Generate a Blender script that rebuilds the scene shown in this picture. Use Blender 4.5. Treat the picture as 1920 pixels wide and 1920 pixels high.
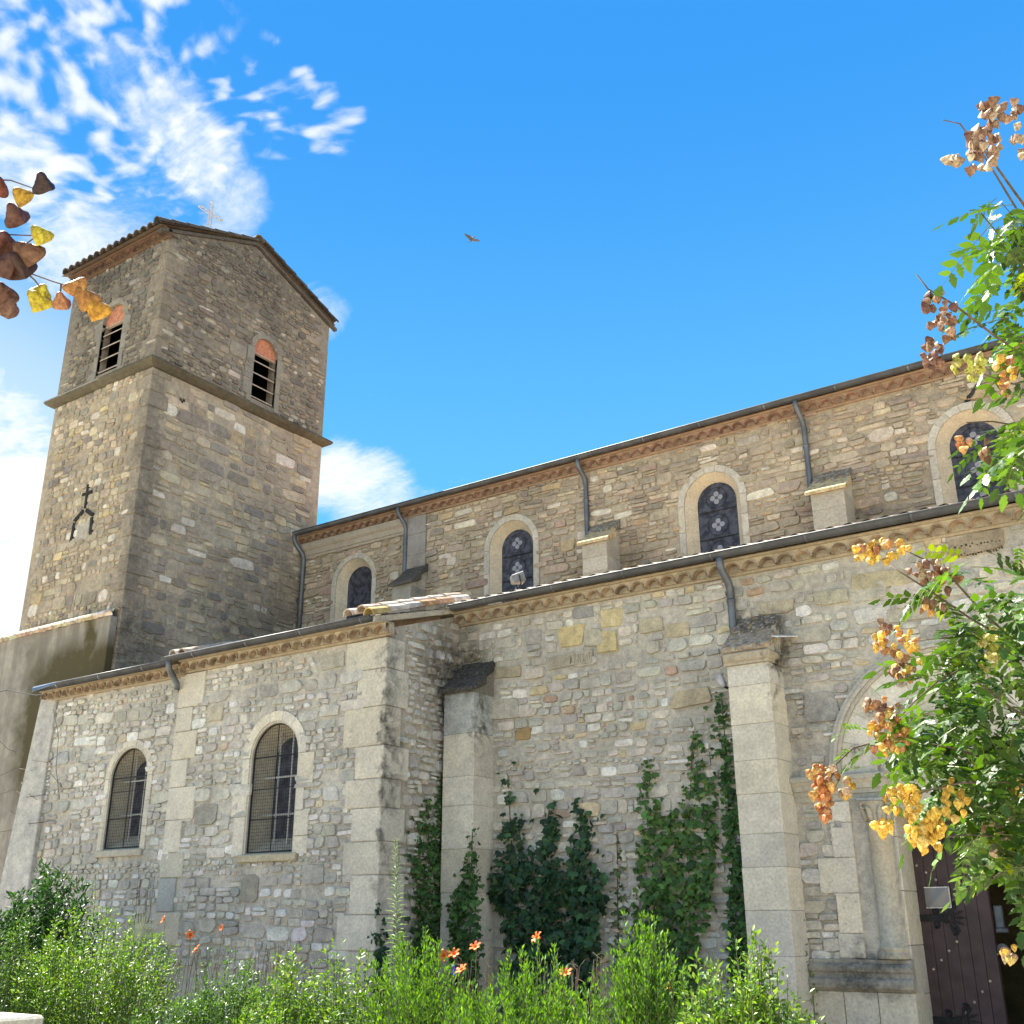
# light values used by the block below
SKY_TINT, SKY_LOW, SKY_TOP, SKY_MIX = (.62, .96, 1.12), (1.05, 3.85, 6.3), (.28, 2.1, 5.7), .96
CLOUD, SKY_STR, SUN_E, EXPO = (6.6, 6.7, 6.9), .0405, 5.0, 2.08
import bpy, math, random
import numpy as np
from mathutils import Vector, Matrix
from mathutils.geometry import tessellate_polygon
random.seed(7)
RNG = np.random.default_rng(7)
SC = bpy.context.scene
COL = SC.collection
for o in list(bpy.data.objects):
    bpy.data.objects.remove(o)

# ------------------------------------------------------------------ camera
CAM = Vector((0, 0, 1.6))
FPX = 2022.6                       # focal length in pixels of the 1920 px photograph
_p, _r, _y = 0.361067, -0.003299, 0.964924
_h = Vector((-math.cos(_y), math.sin(_y), 0)); _u0 = Vector((0, 0, 1)); _r0 = _h.cross(_u0)
FWD = (_h * math.cos(_p) + _u0 * math.sin(_p)).normalized()
_up = _r0.cross(FWD)
RGT = (_r0 * math.cos(_r) + _up * math.sin(_r)).normalized()
UPV = (_up * math.cos(_r) - _r0 * math.sin(_r)).normalized()
cam = bpy.data.cameras.new('camera'); camo = bpy.data.objects.new('camera', cam); COL.objects.link(camo)
cam.sensor_width = 36; cam.lens = FPX / 1920 * 36; cam.clip_start = .05; cam.clip_end = 2000
camo.matrix_world = Matrix(((RGT.x, UPV.x, -FWD.x, CAM.x), (RGT.y, UPV.y, -FWD.y, CAM.y), (RGT.z, UPV.z, -FWD.z, CAM.z), (0, 0, 0, 1)))
SC.camera = camo

def ray(x, y): return RGT * ((x - 960) / FPX) - UPV * ((y - 960) / FPX) + FWD
def onY(x, y, Y): d = ray(x, y); return CAM + d * (Y / d.y)
def onX(x, y, X): d = ray(x, y); return CAM + d * (X / d.x)
def atd(x, y, dep): return CAM + ray(x, y) * dep
def proj(p):
    d = Vector(p) - CAM; z = d.dot(FWD)
    if z < .1: return None
    return 960 + FPX * d.dot(RGT) / z, 960 - FPX * d.dot(UPV) / z, z

# ------------------------------------------------------------------ sky, sun, exposure
SUN_EL, SUN_AZ = math.radians(55), (-.96, .10)      # towards the sun: left and a little behind the church
_n = math.hypot(*SUN_AZ)
SUNV = Vector((SUN_AZ[0] / _n * math.cos(SUN_EL), SUN_AZ[1] / _n * math.cos(SUN_EL), math.sin(SUN_EL)))
W = bpy.data.worlds.new('World'); SC.world = W; W.use_nodes = True
wt = W.node_tree; wt.nodes.clear()
class NT:
    """small wrapper for building node trees"""
    def __init__(s, t): s.t = t
    def n(s, typ, **kw):
        nd = s.t.nodes.new(typ)
        for k, v in kw.items():
            if k.startswith('i_'):
                key = k[2:]; key = int(key) if key.isdigit() else key.replace('_', ' ')
                s.set(nd.inputs[key], v)
            else: setattr(nd, k, v)
        return nd
    def set(s, sock, v):
        if hasattr(v, 'links') or isinstance(v, bpy.types.NodeSocket): s.t.links.new(v, sock)
        else: sock.default_value = v
    def math(s, op, a, b=None, c=None, clamp=False):
        nd = s.t.nodes.new('ShaderNodeMath'); nd.operation = op; nd.use_clamp = clamp
        for i, v in enumerate((a, b, c)):
            if v is not None: s.set(nd.inputs[i], v)
        return nd.outputs[0]
    def vmath(s, op, a, b=None):
        nd = s.t.nodes.new('ShaderNodeVectorMath'); nd.operation = op
        s.set(nd.inputs[0], a)
        if b is not None: s.set(nd.inputs[1], b)
        return nd.outputs['Value'] if op in ('DOT_PRODUCT', 'LENGTH', 'DISTANCE') else nd.outputs[0]
    def mapr(s, v, a, b, c=0., d=1., smooth=True):
        nd = s.t.nodes.new('ShaderNodeMapRange'); nd.interpolation_type = 'SMOOTHSTEP' if smooth else 'LINEAR'
        for i, x in enumerate((v, a, b, c, d)): s.set(nd.inputs[i], x)
        return nd.outputs[0]
    def noise(s, vec, scale, detail=4., rough=.55, dist=0., out='Fac'):
        nd = s.t.nodes.new('ShaderNodeTexNoise')
        if vec is not None: s.set(nd.inputs['Vector'], vec)
        s.set(nd.inputs['Scale'], scale); nd.inputs['Detail'].default_value = detail
        nd.inputs['Roughness'].default_value = rough; nd.inputs['Distortion'].default_value = dist
        return nd.outputs[out]
    def mix(s, f, a, b, mode='MIX'):
        nd = s.t.nodes.new('ShaderNodeMix'); nd.data_type = 'RGBA'; nd.blend_type = mode
        s.set(nd.inputs[0], f); s.set(nd.inputs[6], a); s.set(nd.inputs[7], b)
        return nd.outputs[2]
    def hsv(s, c, h=.5, sat=1., val=1.):
        nd = s.t.nodes.new('ShaderNodeHueSaturation')
        s.set(nd.inputs['Hue'], h); s.set(nd.inputs['Saturation'], sat); s.set(nd.inputs['Value'], val); s.set(nd.inputs['Color'], c)
        return nd.outputs[0]

w = NT(wt)
sky = w.n('ShaderNodeTexSky', sky_type='NISHITA', sun_disc=False, sun_elevation=SUN_EL,
          sun_rotation=math.atan2(SUNV.x, SUNV.y), altitude=100, air_density=1.0, dust_density=.1, ozone_density=2.0)
dirv = w.n('ShaderNodeTexCoord').outputs['Generated']
sep = w.n('ShaderNodeSeparateXYZ', i_0=dirv)
den = w.math('ADD', w.math('MAXIMUM', sep.outputs[2], 0.0), .16)
cp = w.n('ShaderNodeCombineXYZ', i_0=w.math('DIVIDE', sep.outputs[0], den), i_1=w.math('DIVIDE', sep.outputs[1], den)).outputs[0]
def lobe(x, y, r0, r1, k=1.):
    c = ray(x, y).normalized()
    d = w.vmath('DOT_PRODUCT', dirv, tuple(c))
    return w.mapr(d, math.cos(math.radians(r1)), math.cos(math.radians(r0)), 0., k)
def vmax(l):
    a = l[0]
    for b in l[1:]: a = w.math('MAXIMUM', a, b)
    return a
# broken altocumulus: puffs and streaks to the left of the view, a clear gap to the right, extra cloud out of view to brighten the walls
wide = w.noise(cp, .7, 3., .5)
gapl = w.mapr(w.vmath('DOT_PRODUCT', dirv, tuple(ray(1350, 350).normalized())), math.cos(math.radians(38)), math.cos(math.radians(22)))
rest = w.math('MULTIPLY', w.mapr(wide, .36, .62), w.math('SUBTRACT', 1., gapl))
seen = w.mapr(w.vmath('DOT_PRODUCT', dirv, tuple(ray(500, 600).normalized())), math.cos(math.radians(34)), math.cos(math.radians(24)))
rest = w.math('MULTIPLY', rest, w.math('SUBTRACT', 1., seen))
warp = w.vmath('ADD', cp, w.vmath('MULTIPLY', w.noise(cp, 3., 2., .5, out='Color'), (.16, .16, 0)))
puff = w.noise(warp, 34., 1.2, .4, .0)
fine = w.noise(warp, 60., 4., .6, .4)
strk = w.noise(w.vmath('MULTIPLY', warp, (3.2, 6.5, 1.)), 1., 7., .64, .8)
cov_p = vmax([lobe(40, 60, 2., 9., .86), lobe(70, 240, 2., 7., .84), lobe(230, 70, 1., 6.5, .74), lobe(300, 250, 1., 6., .66), lobe(470, 200, .5, 5., .58), lobe(615, 225, .3, 2.4, .78), lobe(550, 180, 0., 2.2, .66), w.math('MULTIPLY', rest, .8)])
cov_s = vmax([lobe(245, 130, .2, 3.2, .70), lobe(310, 215, .3, 3.4, .88), lobe(380, 300, .3, 3.3, 1.), lobe(440, 370, .2, 2.8, .9), lobe(20, 310, .5, 4., .98), lobe(300, 330, .5, 4.2, .62), lobe(250, 420, .5, 4., .62), lobe(430, 425, .3, 2.4, .8),
              lobe(-40, 820, 1., 6., 1.1), lobe(10, 1010, 3., 7., 1.25), lobe(60, 1120, 2., 5., 1.2), lobe(700, 940, 1., 4., 1.15), lobe(780, 960, .4, 2.6, .9), lobe(630, 900, .4, 3.2, 1.1), lobe(600, 590, 0., 2.4, .66), lobe(700, 720, 0., 1.6, .5), lobe(150, 480, 1., 4.5, .9), lobe(860, 900, 0., 1.8, .45), rest])
a1 = w.mapr(w.math('ADD', w.math('ADD', w.math('MULTIPLY', puff, .8), w.math('MULTIPLY', fine, .22)), w.math('MULTIPLY', cov_p, .30)), .66, .95, 0., .82)
a2 = w.mapr(w.math('ADD', w.math('ADD', w.math('MULTIPLY', strk, .8), w.math('MULTIPLY', fine, .2)), w.math('MULTIPLY', cov_s, .58)), .76, 1.28, 0., 1.)
a1 = w.math('MULTIPLY', a1, w.mapr(cov_p, .02, .35))
alpha = w.math('SUBTRACT', 1., w.math('MULTIPLY', w.math('SUBTRACT', 1., a1, clamp=True), w.math('SUBTRACT', 1., a2, clamp=True)), clamp=True)
veil = lobe(-120, 1020, 3., 17., .5)
alpha = w.math('MAXIMUM', alpha, veil)
grad = w.mix(w.mapr(sep.outputs[2], .22, .72), SKY_LOW + (1,), SKY_TOP + (1,))
skyc = w.mix(SKY_MIX, w.mix(1., sky.outputs[0], SKY_TINT + (1,), 'MULTIPLY'), grad)
full = w.mix(alpha, skyc, CLOUD + (1,))
bg = w.n('ShaderNodeBackground', i_0=full, i_1=SKY_STR)
out = w.n('ShaderNodeOutputWorld'); wt.links.new(bg.outputs[0], out.inputs[0])

sl = bpy.data.lights.new('sun', 'SUN'); so = bpy.data.objects.new('sun', sl); COL.objects.link(so)
sl.energy = SUN_E; sl.angle = math.radians(.53); sl.color = (1, .95, .86)
so.rotation_euler = SUNV.to_track_quat('Z', 'Y').to_euler(); so.location = (0, 0, 30)
vs = SC.view_settings
vs.view_transform = 'Standard'; vs.look = 'None'; vs.gamma = 1; vs.use_curve_mapping = False; vs.exposure = EXPO
SC.render.engine = 'CYCLES'
SC.cycles.max_bounces = 6; SC.cycles.diffuse_bounces = 3; SC.cycles.glossy_bounces = 2; SC.cycles.transmission_bounces = 3; SC.cycles.transparent_max_bounces = 4
# ------------------------------------------------------------------ helpers
X_, Y_, Z_ = Vector((1, 0, 0)), Vector((0, 1, 0)), Vector((0, 0, 1))
def rnd(a, b): return random.uniform(a, b)
def link(name, me, mats, parent=None, smooth=False):
    o = bpy.data.objects.new(name, me); COL.objects.link(o)
    if me is not None:
        for m in (mats if isinstance(mats, (list, tuple)) else [mats]):
            if len(me.materials) < 8 and m is not None: me.materials.append(m)
        if smooth: me.polygons.foreach_set('use_smooth', [True] * len(me.polygons))
    if parent is not None: adopt(o, parent)
    return o
def adopt(o, parent):                       # things sit at their base and are not rotated; parts are in world coordinates
    o.parent = parent
    o.matrix_parent_inverse = Matrix.Translation(-wroot(parent))
WROOT = {}
def wroot(o): return WROOT.get(o.name, Vector((0, 0, 0)))
def thing(name, label, cat, loc=(0, 0, 0), group=None):
    o = bpy.data.objects.new(name, None); COL.objects.link(o); o.location = loc; o.empty_display_size = .2
    o['label'] = label; o['category'] = cat
    if group: o['group'] = group
    WROOT[o.name] = Vector(loc)
    return o
def tag(o, label, cat, group=None):
    o['label'] = label; o['category'] = cat
    if group: o['group'] = group
    return o
class MB:
    """collects vertices, faces and one colour per vertex"""
    def __init__(s): s.v, s.f, s.c = [], [], []
    def add(s, vs, fs, col=(1, 1, 1)):
        b = len(s.v); s.v += [tuple(p) for p in vs]; s.f += [tuple(i + b for i in f) for f in fs]; s.c += [col] * len(vs)
    def box(s, x0, x1, y0, y1, z0, z1, b=.006, col=(1, 1, 1)):
        b = min(b, (x1 - x0) * .3, (y1 - y0) * .3, (z1 - z0) * .3)
        s.hexa([Vector((x, y, z)) for z in (z0, z1) for y in (y0, y1) for x in (x0, x1)], b, col)
    def hexa(s, P, b=.006, col=(1, 1, 1)):
        """P: 8 corners ordered x fastest, then y, then z; chamfered edges"""
        vs, idx = [], {}
        for i in range(8):
            nb = [i ^ 1, i ^ 2, i ^ 4]
            e = [(P[j] - P[i]) for j in nb]; e = [(v.normalized() if v.length > 1e-6 else v) for v in e]
            for k in range(3):
                idx[i, k] = len(vs)
                vs.append(P[i] + sum((e[m] * b for m in range(3) if m != k), Vector()))
        fs = []
        for k in range(3):
            m, n = [(1, 2), (0, 2), (0, 1)][k]
            for side in (0, 1):
                b0 = side << k; q = [b0, b0 | 1 << m, b0 | 1 << m | 1 << n, b0 | 1 << n]
                f = [idx[i, k] for i in q]
                fs.append(f if (side ^ (k == 1)) else f[::-1])
        for k in range(3):
            m, n = [(1, 2), (0, 2), (0, 1)][k]
            for a in (0, 1):
                for c in (0, 1):
                    i = a << m | c << n; j = i | 1 << k
                    f = [idx[i, m], idx[j, m], idx[j, n], idx[i, n]]
                    fs.append(f)
        for i in range(8): fs.append([idx[i, 0], idx[i, 1], idx[i, 2]])
        s.add(vs, fs, col)
    def prism(s, poly, a, d, col=(1, 1, 1), caps=True):
        """poly: 3-D points of a closed outline, extruded by vector d"""
        n = len(poly); P = [Vector(p) + a for p in poly]; Q = [p + d for p in P]
        fs = [(i, (i + 1) % n, n + (i + 1) % n, n + i) for i in range(n)]
        if caps: fs += [tuple(range(n))[::-1], tuple(range(n, 2 * n))]
        s.add(P + Q, fs, col)
    def tube(s, pts, rad, n=8, col=(1, 1, 1), cap=True):
        pts = [Vector(p) for p in pts]; R = rad if isinstance(rad, (list, tuple)) else [rad] * len(pts)
        base = len(s.v); prev = None
        for i, p in enumerate(pts):
            t = (pts[min(i + 1, len(pts) - 1)] - pts[max(i - 1, 0)])
            t = t.normalized() if t.length > 1e-9 else Z_
            ref = prev if prev is not None else (X_ if abs(t.x) < .8 else Y_)
            a = (ref - t * ref.dot(t)); a = a.normalized() if a.length > 1e-6 else t.orthogonal().normalized()
            prev = a; b = t.cross(a)
            for k in range(n):
                th = 2 * math.pi * k / n
                s.v.append(tuple(p + (a * math.cos(th) + b * math.sin(th)) * R[i])); s.c.append(col)
        for i in range(len(pts) - 1):
            for k in range(n):
                s.f.append((base + i * n + k, base + i * n + (k + 1) % n, base + (i + 1) * n + (k + 1) % n, base + (i + 1) * n + k))
        if cap:
            s.f.append(tuple(base + k for k in range(n))[::-1]); s.f.append(tuple(base + (len(pts) - 1) * n + k for k in range(n)))
    def lathe(s, c, prof, n=16, a0=0., a1=2 * math.pi, col=(1, 1, 1)):
        base = len(s.v); full = abs(a1 - a0 - 2 * math.pi) < 1e-6; m = n if full else n + 1
        for r, z in prof:
            for k in range(m):
                th = a0 + (a1 - a0) * k / n
                s.v.append((c[0] + r * math.cos(th), c[1] + r * math.sin(th), c[2] + z)); s.c.append(col)
        for i in range(len(prof) - 1):
            for k in range(n):
                k2 = (k + 1) % m
                s.f.append((base + i * m + k, base + i * m + k2, base + (i + 1) * m + k2, base + (i + 1) * m + k))
    def mesh(s, name):
        me = bpy.data.meshes.new(name); me.from_pydata(s.v, [], s.f)
        at = me.color_attributes.new('col', 'FLOAT_COLOR', 'POINT')
        a = np.ones((len(s.v), 4), np.float32); a[:, :3] = np.array(s.c, np.float32).reshape(-1, 3)
        at.data.foreach_set('color', a.ravel())
        return me
    def build(s, name, mat, parent=None, smooth=False):
        return link(name, s.mesh(name), mat, parent, smooth)
def instance(name, me, mat4, parent, color=None):
    o = bpy.data.objects.new(name, me); COL.objects.link(o); o.matrix_world = mat4
    o.matrix_basis = mat4
    if parent is not None: adopt(o, parent)
    if color: o.color = (*color, 1)
    return o
def leafmesh(name, V, F, C):
    """fast mesh from arrays: V (n,k,3) verts of n copies of a k-vert leaf, F template faces, C (n,3) colours"""
    n, k = V.shape[:2]; me = bpy.data.meshes.new(name)
    tris = []
    for f in F:
        for i in range(1, len(f) - 1): tris.append((f[0], f[i], f[i + 1]))
    T = np.array(tris, np.int64); nt = len(T)
    me.vertices.add(n * k); me.vertices.foreach_set('co', V.astype(np.float32).ravel())
    L = (T[None] + (np.arange(n) * k)[:, None, None]).reshape(-1)
    me.loops.add(len(L)); me.loops.foreach_set('vertex_index', L.astype(np.int32))
    me.polygons.add(n * nt); me.polygons.foreach_set('loop_start', np.arange(0, n * nt * 3, 3, dtype=np.int32))
    me.update(calc_edges=True)
    at = me.color_attributes.new('col', 'FLOAT_COLOR', 'POINT')
    a = np.ones((n, k, 4), np.float32); a[:, :, :3] = C[:, None, :]
    at.data.foreach_set('color', a.ravel())
    return me

# ------------------------------------------------------------------ materials
def mat(name):
    m = bpy.data.materials.new(name); m.use_nodes = True; m.node_tree.nodes.clear()
    t = NT(m.node_tree); o = t.n('ShaderNodeOutputMaterial'); return m, t, o
def bump(t, h, strength, dist=.01):
    return t.n('ShaderNodeBump', i_Strength=strength, i_Distance=dist, i_Height=h).outputs[0]
# grey-black growth on the stone: centre, radii, strength (shapes seen in the photograph)
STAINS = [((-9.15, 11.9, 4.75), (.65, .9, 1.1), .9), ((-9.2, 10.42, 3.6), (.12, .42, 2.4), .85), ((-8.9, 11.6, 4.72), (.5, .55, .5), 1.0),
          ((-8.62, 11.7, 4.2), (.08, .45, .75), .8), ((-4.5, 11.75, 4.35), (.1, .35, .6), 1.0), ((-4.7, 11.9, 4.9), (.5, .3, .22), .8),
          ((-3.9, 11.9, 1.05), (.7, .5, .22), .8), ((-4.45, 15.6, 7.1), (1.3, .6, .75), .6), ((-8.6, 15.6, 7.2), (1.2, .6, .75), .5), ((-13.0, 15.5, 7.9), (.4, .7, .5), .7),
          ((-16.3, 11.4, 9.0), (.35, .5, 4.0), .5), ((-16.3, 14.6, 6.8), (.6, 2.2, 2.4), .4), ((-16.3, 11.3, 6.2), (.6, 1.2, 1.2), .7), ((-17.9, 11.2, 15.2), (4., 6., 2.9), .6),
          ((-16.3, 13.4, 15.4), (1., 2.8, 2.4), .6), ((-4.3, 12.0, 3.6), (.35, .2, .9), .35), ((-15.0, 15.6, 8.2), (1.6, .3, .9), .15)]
def masonry(name, bstr=.5, bscale=1., stains=(), amp=1.):
    m, t, o = mat(name)
    P = t.n('ShaderNodeNewGeometry').outputs['Position']
    c = t.n('ShaderNodeAttribute', attribute_name='col').outputs['Color']
    n1 = t.noise(P, 9 * bscale, 6., .65); n2 = t.noise(P, 45 * bscale, 5., .6); n3 = t.noise(P, 1.3, 3., .5)
    c = t.mix(1., c, t.n('ShaderNodeCombineColor', i_0=t.mapr(n1, .25, .75, 1 - .26 * amp, 1 + .20 * amp), i_1=t.mapr(n1, .25, .75, 1 - .25 * amp, 1 + .19 * amp), i_2=t.mapr(n1, .25, .75, 1 - .22 * amp, 1 + .15 * amp)).outputs[0], 'MULTIPLY')
    g = t.mapr(n2, .3, .7, .84, 1.12); c = t.mix(1., c, t.n('ShaderNodeCombineColor', i_0=g, i_1=g, i_2=g).outputs[0], 'MULTIPLY')
    g = t.mapr(n3, .3, .7, 1 - .13 * amp, 1 + .10 * amp); c = t.mix(1., c, t.n('ShaderNodeCombineColor', i_0=g, i_1=g, i_2=t.math('MULTIPLY', g, .985)).outputs[0], 'MULTIPLY')
    # small dark pits
    pit = t.mapr(t.noise(P, 38, 2., .5), .66, .74, 0., .45); c = t.mix(pit, c, (.09, .08, .065, 1))
    if stains:
        wob = t.noise(P, 2.2, 5., .65, .5, out='Color')
        Pd = t.vmath('ADD', P, t.vmath('SCALE', t.vmath('SUBTRACT', wob, (.5, .5, .5)), None))
        for nd in t.t.nodes:
            if nd.type == 'VECT_MATH' and nd.operation == 'SCALE': nd.inputs['Scale'].default_value = .9
        acc = None
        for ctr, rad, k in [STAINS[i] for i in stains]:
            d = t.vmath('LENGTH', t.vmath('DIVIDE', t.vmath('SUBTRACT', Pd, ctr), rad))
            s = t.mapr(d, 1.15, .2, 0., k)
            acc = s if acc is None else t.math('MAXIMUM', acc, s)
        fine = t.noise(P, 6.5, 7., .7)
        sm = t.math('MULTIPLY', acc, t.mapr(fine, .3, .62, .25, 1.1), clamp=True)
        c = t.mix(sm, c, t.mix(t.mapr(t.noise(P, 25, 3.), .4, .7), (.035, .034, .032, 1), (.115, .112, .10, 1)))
    h = t.math('ADD', t.math('MULTIPLY', n2, .45), t.math('MULTIPLY', t.noise(P, 16 * bscale, 7., .7), 1.))
    b = t.n('ShaderNodeBsdfPrincipled', i_Base_Color=c, i_Roughness=.93, i_Normal=bump(t, h, bstr, .012))
    b.inputs['Specular IOR Level'].default_value = .2
    t.t.links.new(b.outputs[0], o.inputs[0]); return m
S_LOW, S_NAVE, S_TOW = (0, 1, 2, 3, 4, 5, 6, 15), (7, 8, 9, 16), (10, 11, 12, 13, 14)
MS = {k: (masonry('rubble_stone_' + k, .75, 1., s), masonry('lime_mortar_' + k, .9, 1.4, s)) for k, s in (('low', S_LOW), ('nave', S_NAVE), ('tower', S_TOW))}
M_STONE, M_MORTAR = MS['tower']
M_ASHLAR = masonry('cut_limestone', .30, .7, (0, 1, 2, 3, 4, 5, 6, 9), .5)
M_PLAIN = masonry('clean_mortar', .9, 1.4)
def flat(name, col, rough=.8, metal=0., nscale=8., namp=.3, bstr=.2, objcol=False, spec=.3, attr=False, bdist=.004):
    m, t, o = mat(name)
    tc = t.n('ShaderNodeTexCoord').outputs['Object'] if objcol else t.n('ShaderNodeNewGeometry').outputs['Position']
    if objcol:
        oi = t.n('ShaderNodeObjectInfo'); base = oi.outputs['Color']
        tc = t.vmath('ADD', tc, t.n('ShaderNodeCombineXYZ', i_0=t.math('MULTIPLY', oi.outputs['Random'], 37.)).outputs[0])
    elif attr: base = t.n('ShaderNodeAttribute', attribute_name='col').outputs['Color']
    else: base = (*col, 1)
    n1 = t.noise(tc, nscale, 5., .6); g = t.mapr(n1, .3, .7, 1 - namp, 1 + namp)
    c = t.mix(1., base, t.n('ShaderNodeCombineColor', i_0=g, i_1=g, i_2=g).outputs[0], 'MULTIPLY')
    b = t.n('ShaderNodeBsdfPrincipled', i_Base_Color=c, i_Roughness=rough, i_Metallic=metal)
    b.inputs['Specular IOR Level'].default_value = spec
    if bstr: t.set(b.inputs['Normal'], bump(t, t.noise(tc, nscale * 4, 4., .6), bstr, bdist))
    t.t.links.new(b.outputs[0], o.inputs[0]); return m
M_ZINC = flat('weathered_zinc', (.13, .145, .165), .5, .55, 3., .25, .05)
M_ZINC_D = flat('dark_zinc_gutter', (.075, .08, .085), .5, .35, 3., .25, .05)
M_IRON = flat('black_iron', (.018, .02, .022), .6, .3, 20., .3, .2)
M_BARS = flat('painted_grey_bars', (.42, .43, .42), .55, .1, 20., .15, .05)
M_TILE = flat('terracotta_tile', None, .9, 0, 9., .38, .4, objcol=True)
M_WOOD_L = flat('weathered_louvre_wood', (.34, .28, .22), .9, 0, 20., .25, .3)
M_BRICKRED = flat('red_brick_infill', (.40, .17, .10), .9, 0, 14., .25, .4)
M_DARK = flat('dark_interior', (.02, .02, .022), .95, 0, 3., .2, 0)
def make_lichen():
    m, t, o = mat('lichened_cap_stone')
    P = t.n('ShaderNodeNewGeometry').outputs['Position']
    c = t.n('ShaderNodeAttribute', attribute_name='col').outputs['Color']
    g = t.mapr(t.noise(P, 14, 6., .7), .3, .7, .45, 1.35); c = t.mix(1., c, t.n('ShaderNodeCombineColor', i_0=g, i_1=g, i_2=g).outputs[0], 'MULTIPLY')
    c = t.mix(t.mapr(t.noise(P, 19, 3., .5), .52, .62, 0., .6), c, (.42, .41, .36, 1)); c = t.mix(t.mapr(t.noise(t.vmath('ADD', P, (3., 7., 1.)), 24, 3., .5), .58, .65, 0., .9), c, (.42, .26, .07, 1))
    b = t.n('ShaderNodeBsdfPrincipled', i_Base_Color=c, i_Roughness=.95, i_Normal=bump(t, t.noise(P, 40, 5., .7), .7, .012)); b.inputs['Specular IOR Level'].default_value = .15
    t.t.links.new(b.outputs[0], o.inputs[0]); return m
M_LICHEN = make_lichen()
M_GREYCEM = masonry('grey_cement', .35, .8)
def make_stucco():
    m, t, o = mat('stained_stucco')
    P = t.n('ShaderNodeNewGeometry').outputs['Position']
    sp = t.n('ShaderNodeSeparateXYZ', i_0=P)
    n1 = t.noise(P, 1.1, 6., .65); n2 = t.noise(P, 7, 6., .65)
    c = t.mix(t.mapr(n1, .3, .7), (.19, .18, .155, 1), (.32, .30, .255, 1))
    g = t.mapr(n2, .25, .75, .8, 1.16); c = t.mix(1., c, t.n('ShaderNodeCombineColor', i_0=g, i_1=g, i_2=g).outputs[0], 'MULTIPLY')
    # runs of damp and moss
    st = t.n('ShaderNodeCombineXYZ', i_0=t.math('MULTIPLY', sp.outputs[0], 3.2), i_1=0., i_2=t.math('MULTIPLY', sp.outputs[2], .35)).outputs[0]
    run = t.mapr(t.noise(st, 1., 4., .6), .42, .62)
    wob = t.vmath('ADD', P, t.n('ShaderNodeCombineXYZ', i_0=t.math('MULTIPLY', t.math('SUBTRACT', t.noise(P, 1.6, 4.), .5), .9)).outputs[0])
    ell = None
    for ctr, rad, k in [((-16.85, 11., 6.2), (.36, 2., .95), 1.), ((-17.35, 11., 5.75), (1.3, 2., .75), 1.1), ((-18.3, 11., 4.9), (.55, 2., 1.7), 1.1), ((-16.3, 11., 5.8), (.9, 2., .55), 1.1), ((-17.9, 11., 5.5), (.8, 2., .7), 1.1), ((-18.6, 11., 6.0), (.3, 2., .7), .5)]:
        d = t.vmath('LENGTH', t.vmath('DIVIDE', t.vmath('SUBTRACT', wob, ctr), rad)); s = t.mapr(d, 1.2, .25, 0., k)
        ell = s if ell is None else t.math('MAXIMUM', ell, s)
    c = t.mix(t.math('MULTIPLY', run, .55), c, (.14, .13, .11, 1))
    c = t.mix(t.math('MULTIPLY', ell, t.mapr(n2, .2, .6, .7, 1.1), clamp=True), c, (.055, .046, .016, 1))
    b = t.n('ShaderNodeBsdfPrincipled', i_Base_Color=c, i_Roughness=.95, i_Normal=bump(t, t.noise(P, 30, 6., .7), .35, .01))
    t.t.links.new(b.outputs[0], o.inputs[0]); return m
M_STUCCO = make_stucco()
def make_glass():
    m, t, o = mat('leaded_glass')
    P = t.n('ShaderNodeNewGeometry').outputs['Position']
    v = t.n('ShaderNodeTexVoronoi', i_Vector=P, i_Scale=22., feature='DISTANCE_TO_EDGE')
    lead = t.mapr(v.outputs['Distance'], .02, .06)
    v2 = t.n('ShaderNodeTexVoronoi', i_Vector=P, i_Scale=22.)
    c = t.mix(t.mapr(t.noise(P, 9, 3.), .35, .65), (.020, .022, .034, 1), (.075, .080, .105, 1))
    c = t.mix(lead, (.045, .045, .05, 1), c)
    b = t.n('ShaderNodeBsdfPrincipled', i_Base_Color=c, i_Roughness=.45, i_Normal=bump(t, t.noise(P, 18, 3.), .3, .01))
    b.inputs['Specular IOR Level'].default_value = .22
    t.t.links.new(b.outputs[0], o.inputs[0]); return m
M_GLASS = make_glass()
M_ROUND = flat('pale_glass_roundel', (.24, .25, .28), .5, 0, 30., .15, .1, spec=.3)
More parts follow.
